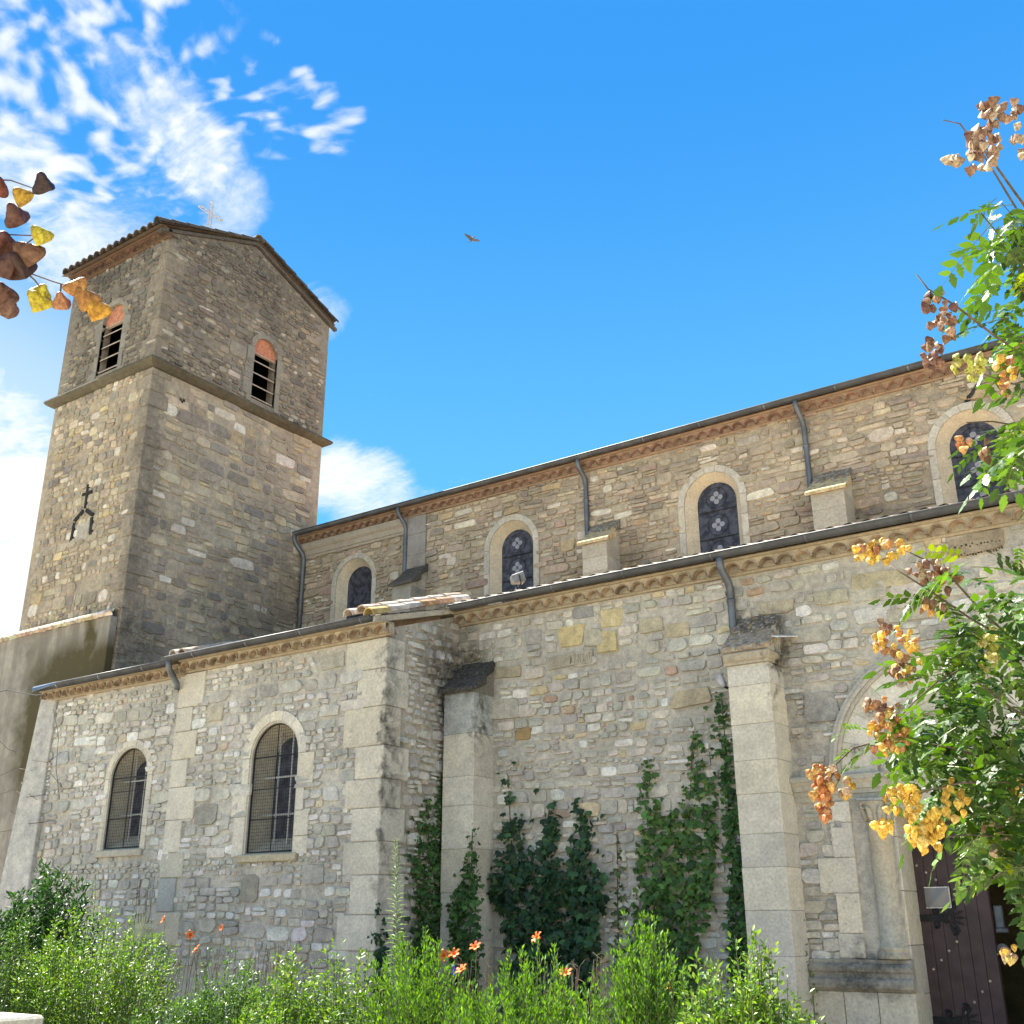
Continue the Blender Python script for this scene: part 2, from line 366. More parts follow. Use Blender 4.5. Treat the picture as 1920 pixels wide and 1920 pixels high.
def make_foliage(name, transl=.35, rough=.5, vein=False):
    m, t, o = mat(name)
    c = t.n('ShaderNodeAttribute', attribute_name='col').outputs['Color']
    oi = t.n('ShaderNodeObjectInfo'); c = t.mix(1., c, oi.outputs['Color'], 'MULTIPLY')
    nrm = None
    if vein:
        P = t.vmath('ADD', t.n('ShaderNodeTexCoord').outputs['Object'], t.n('ShaderNodeCombineXYZ', i_0=t.math('MULTIPLY', oi.outputs['Random'], 5.)).outputs[0])
        n = t.noise(P, 90., 4., .6); g = t.mapr(n, .3, .7, .55, 1.3); c = t.mix(1., c, t.n('ShaderNodeCombineColor', i_0=g, i_1=t.math('POWER', g, 1.25), i_2=t.math('POWER', g, 1.4)).outputs[0], 'MULTIPLY')
        v = t.n('ShaderNodeTexVoronoi', i_Vector=t.vmath('MULTIPLY', P, (1., 1., .5)), i_Scale=260., feature='DISTANCE_TO_EDGE'); nrm = bump(t, v.outputs['Distance'], .5, .002)
        c = t.mix(t.mapr(v.outputs['Distance'], .0, .08, .35, 0.), c, (.05, .03, .02, 1))
    b = t.n('ShaderNodeBsdfPrincipled', i_Base_Color=c, i_Roughness=rough); b.inputs['Specular IOR Level'].default_value = .35
    if nrm is not None: t.set(b.inputs['Normal'], nrm)
    tr = t.n('ShaderNodeBsdfTranslucent', i_0=t.hsv(c, .485, 1.15, 1.5))
    mx = t.n('ShaderNodeMixShader', i_0=transl, i_1=b.outputs[0], i_2=tr.outputs[0])
    t.t.links.new(mx.outputs[0], o.inputs[0]); return m
M_LEAF = make_foliage('leaf', .28, .45)
M_IVY = make_foliage('ivy_leaf', .2, .55)
M_POD = make_foliage('papery_pod', .30, .5, True)
M_BARK = flat('bark', (.10, .075, .055), .9, 0, 25., .35, .5)
M_STEM = flat('green_stem', (.10, .13, .05), .8, 0, 20., .25, 0, attr=True)

# ------------------------------------------------------------------ masonry faces
class Face:
    def __init__(s, O, U, N): s.O, s.U, s.N = Vector(O), Vector(U), Vector(N)
    def p(s, u, v, d=0.): return s.O + s.U * u + Z_ * v + s.N * d
def arch_outline(c, a, zs, z0, n=14):
    return [(c + a, z0)] + [(c + a * math.cos(math.pi * i / n), zs + a * math.sin(math.pi * i / n)) for i in range(n + 1)] + [(c - a, z0)]
def wall_mesh(mb, F, outline, holes, col, flip=False):
    loops = [outline] + holes
    fl = [q for l in loops for q in l]
    tr = tessellate_polygon([[Vector((u, v, 0)) for u, v in l] for l in loops])
    P = [F.p(u, v) for u, v in fl]
    fs = []
    for t in tr:
        a, b, c = (P[i] for i in t)
        fs.append(t if (b - a).cross(c - a).dot(F.N) > 0 else t[::-1])
    mb.add(P, fs, col)
def in_arch(u, v, c, a, zs, z0):
    if v < z0: return False
    if v <= zs: return abs(u - c) < a
    return (u - c) ** 2 + (v - zs) ** 2 < a * a
def vnoise(x, y, s):
    return math.sin(x * 1.7 + s) * math.sin(y * 2.3 + s * 1.3) + .5 * math.sin(x * 4.1 + y * 1.1 + s * 2.)
def rubble(F, rects, excl, hr, ar, pal, seed, t=(.006, .02), gap=.016, big=(), thin=.14, warp=.045, p=(2.4, 7.), drop=.04):
    """irregular coursed stones over the rectangles (u0,u1,v0,v1); returns a list of stone dicts"""
    R = random.Random(seed); out = []
    def put(u, v, w, h, col=None, tt=None, pp=None):
        if w < .035 or h < .03: return
        if excl(u, v): return
        n = 11 if w * h > .02 else 9
        e = pp or R.uniform(*p); sh = R.uniform(-.08, .08); tp = R.uniform(-.10, .10); rot = R.uniform(-.07, .07); tu, tv = R.uniform(-.05, .05), R.uniform(-.10, .03)
        du = warp * vnoise(u, v, seed); dv = warp * vnoise(v * 1.3, u * .7, seed + 5)
        d = tt if tt else R.uniform(*t); ring = []
        ph = R.uniform(0, 6.28)
        for k in range(n):
            th = 2 * math.pi * (k + .5 * R.random()) / n + ph
            c, s = math.cos(th), math.sin(th)
            x = math.copysign(abs(c) ** (2 / e), c) * w / 2; y = math.copysign(abs(s) ** (2 / e), s) * h / 2
            j = 1 + R.uniform(-.13, .05); x *= j; y *= j
            x, y = x * (1 + tp * y / h * 2) + sh * y, y * (1 + .1 * sh * x / w) + rot * x
            ring.append((x, y))
        ins = min(.009, .14 * min(w, h)) * R.uniform(.6, 1.2)
        V = []; 
        for x, y in ring: V.append(F.p(u + du + x, v + dv + y, -.006))
        for x, y in ring:
            l = math.hypot(x, y); k = max(.2, 1 - ins / max(l, 1e-3)); V.append(F.p(u + du + x * k, v + dv + y * k, max(.002, d + tu * x + tv * y + R.uniform(-.003, .003))))
        V.append(F.p(u + du, v + dv, d + R.uniform(-.003, .006)))
        fs = []
        for k in range(n):
            k2 = (k + 1) % n; fs.append((k, k2, n + k2, n + k)); fs.append((n + k, n + k2, 2 * n))
        a, b, c3 = V[n], V[n + 1], V[2 * n]
        if (b - a).cross(c3 - a).dot(F.N) < 0: fs = [f[::-1] for f in fs]
        q = pal(R) if col is None else col
        pr = proj(F.p(u, v)); size = 0
        if pr and -30 < pr[0] < 1950 and -30 < pr[1] < 1880: size = w * h / pr[2] ** 2 * 1e4
        out.append(dict(V=V, f=fs, c=q, size=size, ctr=F.p(u, v)))
    for b in big: put(*b)
    B = [(b[0] - b[2] / 2, b[0] + b[2] / 2, b[1] - b[3] / 2, b[1] + b[3] / 2) for b in big]
    for (u0, u1, v0, v1) in rects:
        v = v0
        while v < v1:
            h = R.uniform(*hr) * R.choice((.75, 1, 1, 1.25))
            u = u0 - R.uniform(0, .2)
            while u < u1:
                w = h * R.uniform(*ar); hh = h
                cu, cv = u + w / 2, v + h / 2
                hit = [q for q in B if q[0] - .02 < u + w - .03 and q[1] + .02 > u + .03 and q[2] - .02 < v + h - .03 and q[3] + .02 > v + .03]
                if hit:
                    q = hit[0]
                    if u < q[0] - .06: w = q[0] - u; cu = u + w / 2
                    else: u = max(q[1], u + .02); continue
                r = R.random()
                if r < drop: pass
                elif r < drop + thin and h > .11:
                    k = R.uniform(.4, .6); put(cu, v + h * k / 2, w - gap, h * k - gap); put(cu, v + h * (1 + k) / 2, w - gap, h * (1 - k) - gap)
                elif r < drop + thin + .10 and w > .25:
                    k = R.uniform(.55, .8); put(u + w * k / 2, cv, w * k - gap, h - gap)
                    put(u + w * (1 + k) / 2, v + h * .27, w * (1 - k) - gap, h * .5 - gap); put(u + w * (1 + k) / 2, v + h * .77, w * (1 - k) - gap, h * .45 - gap)
                else: put(cu + R.uniform(-.006, .006), cv + R.uniform(-.015, .015), w - gap * R.uniform(.7, 1.6), h * R.uniform(.88, 1.06) - gap)
                u += w
            v += h
    return out
def place_stones(stones, wall, M_STONE, n=300):
    stones.sort(key=lambda s: -s['size'])
    for s in stones[:n]:
        mb = MB(); c = s['ctr']; mb.add([v - c for v in s['V']], s['f'], s['c'])
        o = mb.build('stone', M_STONE, None); o.location = c; adopt(o, wall)
    mb = MB()
    for s in stones[n:]: mb.add(s['V'], s['f'], s['c'])
    if mb.v: o = mb.build('rubble_stones', M_STONE, wall); o['kind'] = 'stuff'
def pal(cols, var=.12, sat=.03):
    tot = sum(c[1] for c in cols)
    def f(R):
        x = R.uniform(0, tot)
        for c, wgt in cols:
            x -= wgt
            if x <= 0: break
        k = 1 + R.uniform(-var, var); return tuple(max(.01, ch * k * (1 + R.uniform(-sat, sat))) for ch in c)
    return f
PAL_AISLE = pal([((.47, .435, .36), 5), ((.40, .375, .315), 3), ((.51, .465, .37), 3), ((.62, .59, .52), 1.5), ((.52, .43, .27), .7), ((.42, .30, .21), .25), ((.38, .355, .31), 1.)], .11)
PAL_CHAPEL = pal([((.48, .455, .39), 5), ((.41, .39, .335), 3), ((.53, .50, .425), 3), ((.64, .62, .565), 1.6), ((.40, .38, .33), 1.), ((.49, .425, .315), .5)], .11)
def greyer(f, k=(.985, 1.01, 1.07)): return lambda R: tuple(a * b for a, b in zip(f(R), k))
PAL_AISLE, PAL_CHAPEL = greyer(PAL_AISLE), greyer(PAL_CHAPEL)
PAL_NAVE = pal([((.385, .325, .245), 5), ((.325, .28, .215), 3), ((.44, .37, .275), 3), ((.54, .49, .405), 1.), ((.29, .255, .21), 1.3), ((.43, .335, .21), .6), ((.36, .27, .215), .7)], .15)
PAL_TOW = pal([((.37, .32, .24), 4), ((.31, .27, .21), 4), ((.45, .385, .28), 2.5), ((.57, .53, .45), .9), ((.25, .225, .19), 1.8), ((.46, .375, .24), .9)], .15)
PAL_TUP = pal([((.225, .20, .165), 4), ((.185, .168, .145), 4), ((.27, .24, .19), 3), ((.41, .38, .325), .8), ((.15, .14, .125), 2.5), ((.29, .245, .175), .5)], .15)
CUT = [(.57, .535, .45), (.54, .51, .43), (.60, .57, .49), (.53, .505, .44), (.575, .535, .435)]
def cut(k=1.): c = random.choice(CUT); v = k * rnd(.93, 1.06); return tuple(x * v for x in c)
# ------------------------------------------------------------------ ground
mb = MB(); mb.add([(-600, -600, 0), (600, -600, 0), (600, 600, 0), (-600, 600, 0)], [(0, 1, 2, 3)], (.5, .43, .32))
g = mb.build('ground', flat('pale_gravel_paving', (.50, .43, .32), .95, 0, 1.5, .12, .4, bdist=.02)); g['kind'] = 'structure'
mb = MB(); mb.add([(-18, 4.9, .004), (-2.2, 4.9, .004), (-2.2, 12, .004), (-18, 12, .004)], [(0, 1, 2, 3)], (.1, .07, .05))
g = mb.build('planting_bed', flat('dark_soil', (.12, .085, .055), .95, 0, 8., .3, .6, bdist=.03)); g['kind'] = 'structure'

# ------------------------------------------------------------------ the buildings
YA, YC, YN, TX, TY = 12.0, 10.45, 15.6, -16.316, 11.32
TXL, TYR, XC = -19.5, 15.96, -9.24
FA, FC, FN = Face((0, YA, 0), X_, -Y_), Face((0, YC, 0), X_, -Y_), Face((0, YN, 0), X_, -Y_)
FS = Face((XC, 0, 0), Y_, X_); FTF, FTR = Face((0, TY, 0), X_, -Y_), Face((TX, 0, 0), Y_, X_)
tower = thing('bell_tower', 'square rubble stone bell tower with gabled tile roof and louvred openings', 'tower', (-17.9, 13.6, 0))
nave = thing('church_nave', 'tall rubble stone nave wall with four arched windows under a tiled eave', 'church nave', (-8, 18, 0))
aisle = thing('side_aisle', 'lower stone aisle wall with ivy, buttresses and the arched portal', 'church aisle', (-4, 13.5, 0))
chapel = thing('side_chapel', 'projecting stone chapel with two wire meshed arched windows', 'church chapel', (-13, 11.5, 0))
stucco = thing('stucco_building', 'grey stained stucco wall with tile coping against the tower foot', 'building', (-22, 11.6, 0))

def reveal(mb, F, c, a, zs, z0, depth, ag, zsg, zg0, col, n=14):
    A = arch_outline(c, a, zs, z0, n); B = arch_outline(c, ag, zsg, zg0, n); m = len(A)
    P = [F.p(u, v, .004) for u, v in A] + [F.p(u, v, -depth) for u, v in B]
    mb.add(P, [(i, (i + 1) % m, m + (i + 1) % m, m + i) for i in range(m)], col)
def sector(mb, F, c, zs, r0, r1, t0, t1, d0, d1, col, k=3, gap=.002):
    g0, g1 = gap / r0, gap / r0
    th = [t0 + g0 + (t1 - g1 - t0 - g0) * i / k for i in range(k + 1)]
    poly = [(c + r1 * math.cos(t), zs + r1 * math.sin(t)) for t in th] + [(c + r0 * math.cos(t), zs + r0 * math.sin(t)) for t in th[::-1]]
    mb.prism([F.p(u, v, d0) for u, v in poly], Vector(), F.N * (d1 - d0), col)
def fbox(mb, F, u0, u1, v0, v1, d0, d1, b=.006, col=(1, 1, 1)):
    mb.hexa([F.p(u, v, d) for v in (v0, v1) for d in (d0, d1) for u in (u0, u1)], b, col)
def surround(win, F, c, a, b, zs, z0, d, nv=9, tone=1., long_jamb=None, name='surround_block', jh=.42):
    for i in range(nv):
        mb = MB(); sector(mb, F, c, zs, a, a + b, math.pi * i / nv, math.pi * (i + 1) / nv, -.06, d + rnd(-.002, .002), cut(tone)); mb.build(name, M_ASHLAR, win)
    for sgn in (-1, 1):
        v, k = zs, 0
        while v > z0 + .02:
            h = min(jh * rnd(.8, 1.2), v - z0)
            if v - z0 - h < .12: h = v - z0
            ext = b
            if long_jamb and rnd(0, 1) < .6: ext = b + rnd(*long_jamb)
            mb = MB(); u0, u1 = sorted((c + sgn * a, c + sgn * (a + ext)))
            fbox(mb, F, u0, u1, v - h + .003, v - .003, -.06, d + rnd(-.002, .002), .006, cut(tone)); mb.build(name, M_ASHLAR, win)
            v -= h

# --- tile pieces shared by the cornices and roofs
def tile_shell(r0, r1, L, th=.016, n=8):
    """half-round canal tile along +Y from 0 (radius r0) to L (radius r1), hollow side down"""
    mb = MB(); V = []
    for y, r in ((0, r0), (L, r1)):
        for rr in (r, r - th):
            for k in range(n + 1):
                t = math.pi * k / n; V.append((rr * math.cos(t), y, rr * math.sin(t)))
    m = n + 1; f = []
    for k in range(n):
        f += [(k, k + 1, 2 * m + k + 1, 2 * m + k), (m + k + 1, m + k, 3 * m + k, 3 * m + k + 1), (k + 1, k, m + k, m + k + 1), (2 * m + k, 2 * m + k + 1, 3 * m + k + 1, 3 * m + k)]
    f += [(0, 2 * m, 3 * m, m), (n, m + n, 3 * m + n, 2 * m + n)]
    mb.add(V, f); me = mb.mesh('canal_tile'); me.materials.append(M_TILE); return me
TILE_COLS = [(.23, .135, .095), (.26, .155, .105), (.20, .115, .085), (.25, .165, .115), (.22, .145, .105)]
TAN_COLS = [(.27, .21, .145), (.31, .24, .165), (.24, .185, .13), (.29, .205, .135)]
ROOF_COLS = [(.42, .34, .26), (.46, .40, .33), (.36, .29, .22), (.44, .27, .16), (.38, .33, .28), (.48, .44, .38)]
def cornice(parent, F, u0, u1, zb, pitch, cols, tone=(.40, .30, .2), fillet=(.38, .25, .15), proj_d=.17, hgt=.10, slab=True):
    """génoise: thin fillet course, row of half-round tiles set in mortar, covering course"""
    n = max(1, round((u1 - u0) / pitch)); pit = (u1 - u0) / n; r = pit * .46; z1 = zb + .032
    mb = MB(); fbox(mb, F, u0, u1, zb, z1, -.02, .055, .004, fillet); mb.build('cornice_fillet', M_ASHLAR, parent)
    me = tile_shell(r, r, .26)
    fx = F.N
    for i in range(n):
        p = F.p(u0 + pit * (i + .5), z1 + rnd(-.003, .003), proj_d + rnd(-.008, .006))
        ang = math.atan2(-fx.y, -fx.x) - math.pi / 2         # tile +Y runs into the wall
        k = rnd(.85, 1.12); c = random.choice(cols)
        instance('cornice_tile', me, Matrix.Translation(p) @ Matrix.Rotation(ang + rnd(-.02, .02), 4, 'Z') @ Matrix.Diagonal((1, 1, hgt * .92 / r, 1)), parent, tuple(x * k for x in c))
    mb = MB(); ztop = z1 + hgt + .012
    for i in range(n):
        c = u0 + pit * (i + .5); us = [c - pit / 2] + [c + r * .97 * math.cos(math.pi * (1 - k / 10)) for k in range(11)] + [c + pit / 2]
        zs_ = [z1] + [z1 + hgt * .92 * math.sin(math.pi * k / 10) * .97 for k in range(11)] + [z1]
        P = [F.p(u, z, proj_d - .022) for u, z in zip(us, zs_)] + [F.p(u, ztop, proj_d - .022) for u in us]
        m = len(us); mb.add(P, [(k, k + 1, m + k + 1, m + k) for k in range(m - 1)], tone)
    fbox(mb, F, u0, u1, z1 + .001, ztop, -.02, .075, .001, tuple(x * .8 for x in tone))
    mb.build('cornice_mortar', M_PLAIN, parent)
    if slab:
        mb = MB(); fbox(mb, F, u0, u1, ztop + .001, ztop + .03, -.02, proj_d + .03, .004, fillet); mb.build('cornice_slab', M_ASHLAR, parent)
    return ztop + .03
def gutter(parent, u0, u1, y, z, r, mtl, step=1.15):
    mb = MB(); n = 10; V = []
    for u in (u0, u1):
        for rr in (r, r - .006):
            for k in range(n + 1):
                t = math.pi + math.pi * k / n; V.append((u, y + rr * math.cos(t), z + rr * math.sin(t)))
    m = n + 1; f = []
    for k in range(n): f += [(k, k + 1, 2 * m + k + 1, 2 * m + k), (m + k, m + k + 1, 3 * m + k + 1, 3 * m + k)]
    f += [(0, m, 3 * m, 2 * m), (n, m + n, 3 * m + n, 2 * m + n), tuple(range(n + 1)), tuple(range(2 * m, 2 * m + n + 1))]
    mb.add(V, f); mb.tube([(u0, y - r, z), (u1, y - r, z)], .011, 6)
    gt = mb.build('gutter', mtl, parent, True)
    u = u0 + .6
    while u < u1:
        mb = MB(); mb.tube([(u - .012, y, z - .001), (u + .012, y, z - .001)], r + .0035, 20, cap=False); V2 = [v for v in mb.v]
        mb2 = MB(); idx = [i for i, v in enumerate(V2) if v[2] <= z + .004]
        keep = {i: k for k, i in enumerate(idx)}
        mb2.add([V2[i] for i in idx], [tuple(keep[i] for i in ff) for ff in mb.f if all(i in keep for i in ff)])
        mb2.build('gutter_strap', M_ZINC, gt); u += step * rnd(.9, 1.1)
    return gt
def downpipe(parent, pts, r=.043, collars=()):
    mb = MB(); mb.tube(pts, r, 12); dp = mb.build('downpipe', M_ZINC, parent, True)
    for (p, q) in collars:
        mb = MB(); mb.tube([p, q], r + .008, 12); mb.build('pipe_collar', M_ZINC, dp, True)
    return dp
def ashlar_pier(parent, name, x0, x1, y0, y1, z0, z1, hs=(.30, .46), tone=1., fn=None, slopecap=None):
    mb = MB(); mb.box(x0 + .02, x1 - .02, y0 + .02, y1, z0, z1 - .01, .004, (.4, .37, .31)); pier = mb.build(name, M_ASHLAR, parent)
    z = z0
    while z < z1 - .01:
        h = rnd(*hs); h = z1 - z if z1 - z - h < .15 else h
        mb = MB(); e = rnd(-.004, .004); c = cut(tone)
        if fn: c = fn(z + h / 2, c)
        mb.box(x0 + e, x1 + e * .5, y0 + rnd(-.004, .004), y1 + .01, z + .001, z + h - .001, .005, c); mb.build('stone_block', M_ASHLAR, pier); z += h
    return pier
def slope_cap(pier, x0, x1, yf, yw, zf, zt, ov=.045, tone=.85, cols=None):
    """two overlapping sloping cap stones"""
    mb = MB(); mb.prism([(x0, yf + .01, zf - .02), (x0, yw, zf - .02), (x0, yw, zt - .06), (x0, yf + .01, zf + .02)], Vector(), Vector((x1 - x0, 0, 0)), cut(tone)); mb.build('cap_bed', M_ASHLAR, pier)
    k = (zt - zf - .05) / (yw - yf); ym = yf + (yw - yf) * .52
    for (ya, yb, za, e, c) in ((yf - ov, ym, zf, ov, (cols or [cut(tone)])[0]), (ym - .01, yw + .02, None, ov * .6, (cols or [None, cut(tone * .8)])[-1] or cut(tone * .8))):
        if za is None: za = zf + .06 + (ym - yf) * k - .055; t0 = za + .075
        else: t0 = za + .06
        t1 = zf + .06 + (yb - yf) * k + (.02 if yb > ym else 0)
        lo = za if yb <= ym else za - .02
        mb = MB(); mb.hexa([Vector(p) for p in ((x0 - e, ya, lo), (x1 + e, ya, lo), (x0 - e, yb, max(lo, t1 - .16)), (x1 + e, yb, max(lo, t1 - .16)), (x0 - e, ya, t0), (x1 + e, ya, t0), (x0 - e, yb, t1), (x1 + e, yb, t1))], .01, c)
        mb.build('cap_stone', M_LICHEN if max(c) > .1 else M_ASHLAR, pier)

# ============================ nave
NW = [(-14.75, 15.6), (-10.82, 15.6), (-6.77, 15.6), (-2.66, 15.6)]
NZS, NA, NAG, NZ0 = 8.09, .50, .345, 6.75
mb = MB(); wall_mesh(mb, FN, [(TX - .2, 5.2), (6, 5.2), (6, 9.35), (TX - .2, 9.35)], [arch_outline(c, NA, NZS, NZ0) for c, _ in NW], (.365, .315, .24))
mb.add([(6, YN, 0), (6, 23, 0), (6, 23, 9.35), (6, YN, 9.35), (-19.5, 23, 0), (-19.5, 23, 9.35), (-19.5, YN, 9.35), (-19.5, YN, 0)], [(0, 1, 2, 3), (1, 4, 5, 2), (4, 7, 6, 5)], (.3, .25, .2))
nwall = mb.build('wall', MS['nave'][1], nave)
ex = lambda u, v: any(in_arch(u, v, c, NA + .1, NZS, 0) for c, _ in NW) or (-13.4 < u < -12.82 and v > 6) or v > 9.17
bigN = [(-6.05 + .0, 8.95, .42, .15, (.40, .36, .30)), (-3.9, 8.55, .42, .24, (.46, .40, .33)), (-7.6, 8.7, .3, .22, (.42, .36, .27)), (-11.9, 8.1, .3, .2, (.42, .36, .25)), (-9.6, 7.9, .32, .22, (.41, .33, .21))]
st = rubble(FN, [(TX, .6, 6.45, 9.2)], ex, (.085, .155), (1.0, 3.4), PAL_NAVE, 11, (.012, .042), .014, bigN, thin=.2)
place_stones(st, nwall, MS['nave'][0])
for i, (c, _) in enumerate(NW):
    mb = MB(); reveal(mb, FN, c, NA, NZS, NZ0, .20, NAG, NZS + .03, NZ0, (.54, .475, .36)); win = mb.build('window', M_ASHLAR, nave)
    surround(win, FN, c, NA, .115, NZS, NZ0, .03, 9, .80)
    mb = MB(); o2 = arch_outline(c, NAG + .01, NZS + .03, NZ0)
    wall_mesh(mb, Face((0, YN + .19, 0), X_, -Y_), o2, [], (1, 1, 1)); mb.build('stained_glass', M_GLASS, win)
    for zc in ((8.20, 7.72, 7.25) if i else ()):
        for du, dz in ((.068, 0), (-.068, 0), (0, .068), (0, -.068)):
            mb = MB(); P = [Vector((c + du + .046 * math.cos(t * math.pi / 6), YN + .183, zc + dz + .046 * math.sin(t * math.pi / 6))) for t in range(12)]
            mb.prism(P, Vector(), Vector((0, .004, 0))); mb.build('glass_roundel', M_ROUND, win)
        mb = MB(); mb.tube([(c - .33, YN + .175, zc - .235), (c + .33, YN + .175, zc - .235)], .008, 6); mb.build('saddle_bar', M_IRON, win)
    for rr in (.17, .185):
        mb = MB()
        for zc in (8.20, 7.72, 7.25): mb.tube([(c + rr * math.cos(t * math.pi / 10), YN + .184, zc + rr * math.sin(t * math.pi / 10)) for t in range(21)], .0035, 4)
    mb.build('lead_came', M_IRON, win)
# eave of the nave
zt = cornice(nave, FN, TX + .01, 4.4, 9.175, .213, TILE_COLS, (.34, .25, .18), (.31, .22, .15), .16, .10)
gutter(nave, TX + .02, 4.4, YN - .30, zt + .035, .064, M_ZINC_D)
def roof(parent, x0, x1, ya, za, yb, zb, name='roof', col=(.36, .25, .17), pitch=.21):
    """corrugated canal tile surface rising from eave (ya, za) to (yb, zb)"""
    mb = MB(); n = int((x1 - x0) / pitch) * 6; V = []
    sl = (zb - za) / (yb - ya); rows = max(2, int(abs(yb - ya) / .36))
    for j in range(rows + 1):
        y = ya + (yb - ya) * j / rows; z = za + (zb - za) * j / rows
        for lift in ((.0, .018) if 0 < j < rows else (.0,)):
            for i in range(n + 1):
                x = x0 + (x1 - x0) * i / n; V.append((x, y + (.001 if lift else 0), z + .05 * abs(math.sin(math.pi * (x - x0) / pitch)) - .012 + lift))
    m = n + 1; R = len(V) // m
    mb.add(V, [(j * m + i, j * m + i + 1, (j + 1) * m + i + 1, (j + 1) * m + i) for j in range(R - 1) for i in range(n)], col)
    o = mb.build(name, flat('old_roof_tiles', col, .9, 0, 6., .3, .4), parent); return o
nroof = roof(nave, TX + .02, 6, YN - .33, zt + .03, 19.3, zt + .03 + 1.25, 'roof', (.36, .22, .14))
mb = MB(); mb.add([(TX, 19.3, zt + 1.28), (6, 19.3, zt + 1.28), (6, 23.2, 9.3), (TX, 23.2, 9.3)], [(0, 1, 2, 3)], (.36, .22, .14)); mb.build('rear_roof_slope', M_ASHLAR, nave)
# stubby buttresses standing on the aisle roof, with their downpipes
for i, (x0, x1) in enumerate(((-13.30, -12.84), (-9.02, -8.537), (-4.963, -4.453))):
    pier = ashlar_pier(nave, 'buttress', x0, x1, 15.13, YN, 5.9, 7.60, (.26, .36), (.5, .66, .66)[i])
    slope_cap(pier, x0, x1, 15.13, YN, 7.60, 8.10, .065, .8, [((.098, .09, .075), (.085, .08, .068)), ((.50, .40, .22), (.2, .175, .135)), ((.50, .40, .22), (.19, .165, .13))][i])
pil = ashlar_pier(nave, 'pilaster', -13.352, -12.86, YN - .05, YN, 7.95, 9.17, (.35, .45), .8, lambda z, c: (.26, .25, .235) if z > 8.2 else (.3, .28, .25))
for (x, dz) in ((-13.36, 0), (-9.15, 0), (-5.08, 0)):
    downpipe(nave, [(x - .02, YN - .30, zt), (x - .02, YN - .30, zt - .10), (x - .01, YN - .27, zt - .17), (x, YN - .10, zt - .32), (x, YN - .06, zt - .42), (x, YN - .06, 8.02), (x, YN - .06, 7.7)], .043, [((x, YN - .06, 8.6), (x, YN - .06, 8.64))])
# moulded stone band of the first bay
mb = MB(); pr = [(0, 8.84), (.05, 8.84), (.05, 8.89), (.075, 8.90), (.075, 9.0), (.11, 9.03), (.13, 9.06), (.13, 9.165), (0, 9.165)]
mb.prism([(TX + .01, YN - d, z) for d, z in pr], Vector(), Vector((-13.36 - TX, 0, 0)), (.36, .32, .26)); mb.build('stone_moulding', M_ASHLAR, nave)
p0 = onY(545, 1008, YN - .3)
downpipe(nave, [(TX + .03, YN - .30, zt + .03), (TX + .03, YN - .30, zt - .12), (TX + .07, YN - .26, zt - .22), (TX + .12, YN - .1, zt - .42), (TX + .12, YN - .07, zt - .52), (TX + .12, YN - .07, 6.2)], .05)

# ============================ aisle
PX, PZS = -2.70, 3.08               # portal axis and springing height
def ex_portal(u, v): return (abs(u - PX) < 1.2 and v < PZS) or in_arch(u, v, PX, 1.32, PZS, 0)
mb = MB(); hole = [(PX + .74, 0), (PX + .74, 2.86), (PX - .74, 2.86), (PX - .74, 0)]
wall_mesh(mb, FA, [(-9.6, 0), (PX - .74, 0), (PX - .74, 2.86), (PX + .74, 2.86), (PX + .74, 0), (5, 0), (5, 5.75), (-9.6, 5.75)], [], (.445, .42, .365))
mb.add([(5, YA, 0), (5, YN, 0), (5, YN, 7.0), (5, YA, 5.75)], [(0, 1, 2, 3)], (.36, .34, .29))
awall = mb.build('wall', MS['low'][1], aisle)
bigA = []
for (x, y, w, h, c) in ((1067, 1193, .42, .30, (.52, .43, .24)), (1113, 1197, .30, .26, (.42, .39, .30)), (1144, 1160, .34, .26, (.50, .43, .25)), (1140, 1208, .30, .32, (.51, .43, .24)), (1000, 1190, .30, .22, (.37, .35, .32)), (1090, 1145, .32, .17, (.27, .27, .265)),
        (1050, 1238, .42, .19, (.36, .33, .26)), (1092, 1234, .36, .20, (.39, .36, .29)), (953, 1255, .52, .17, (.33, .29, .21)), (983, 1385, .26, .17, (.33, .24, .12)), (1290, 1303, .52, .22, (.42, .36, .25)), (1560, 1110, .42, .18, (.43, .40, .30)), (1618, 1105, .48, .22, (.42, .40, .33)),
        (1635, 1148, .46, .2, (.50, .49, .45)), (1540, 1330, .4, .34, (.30, .29, .27)), (1640, 1085, .7, .2, (.41, .36, .24)), (1700, 1150, .5, .17, (.39, .36, .29)), (1450, 1130, .5, .18, (.40, .36, .27)), (1520, 1190, .5, .18, (.38, .36, .30)),
        (1840, 1028, .62, .22, (.31, .26, .19)), (1220, 1180, .36, .2, (.41, .37, .27)), (1270, 1190, .38, .19, (.40, .35, .25)), (945, 1330, .5, .3, (.39, .37, .31)), (1600, 1390, .32, .2, (.31, .29, .25)), (1345, 1407, .2, .2, (.47, .46, .42))):
    q = onY(x, y, YA); bigA.append((q.x, q.z, w, h, c, .04 if (x, y) in ((1092, 1234), (1840, 1028)) else None, 7.))
exA = lambda u, v: ex_portal(u, v) or (-9.2 < u < -8.62 and v < 4.9) or (-5.0 < u < -4.45 and v < 4.9) or v > 5.50 or u < -9.3
st = rubble(FA, [(-9.3, .9, .7, 5.5)], exA, (.08, .175), (1.0, 2.7), PAL_AISLE, 23, (.012, .038), .016, bigA, thin=.16)
place_stones(st, awall, MS['low'][0])
q = onY(1092, 1234, YA)
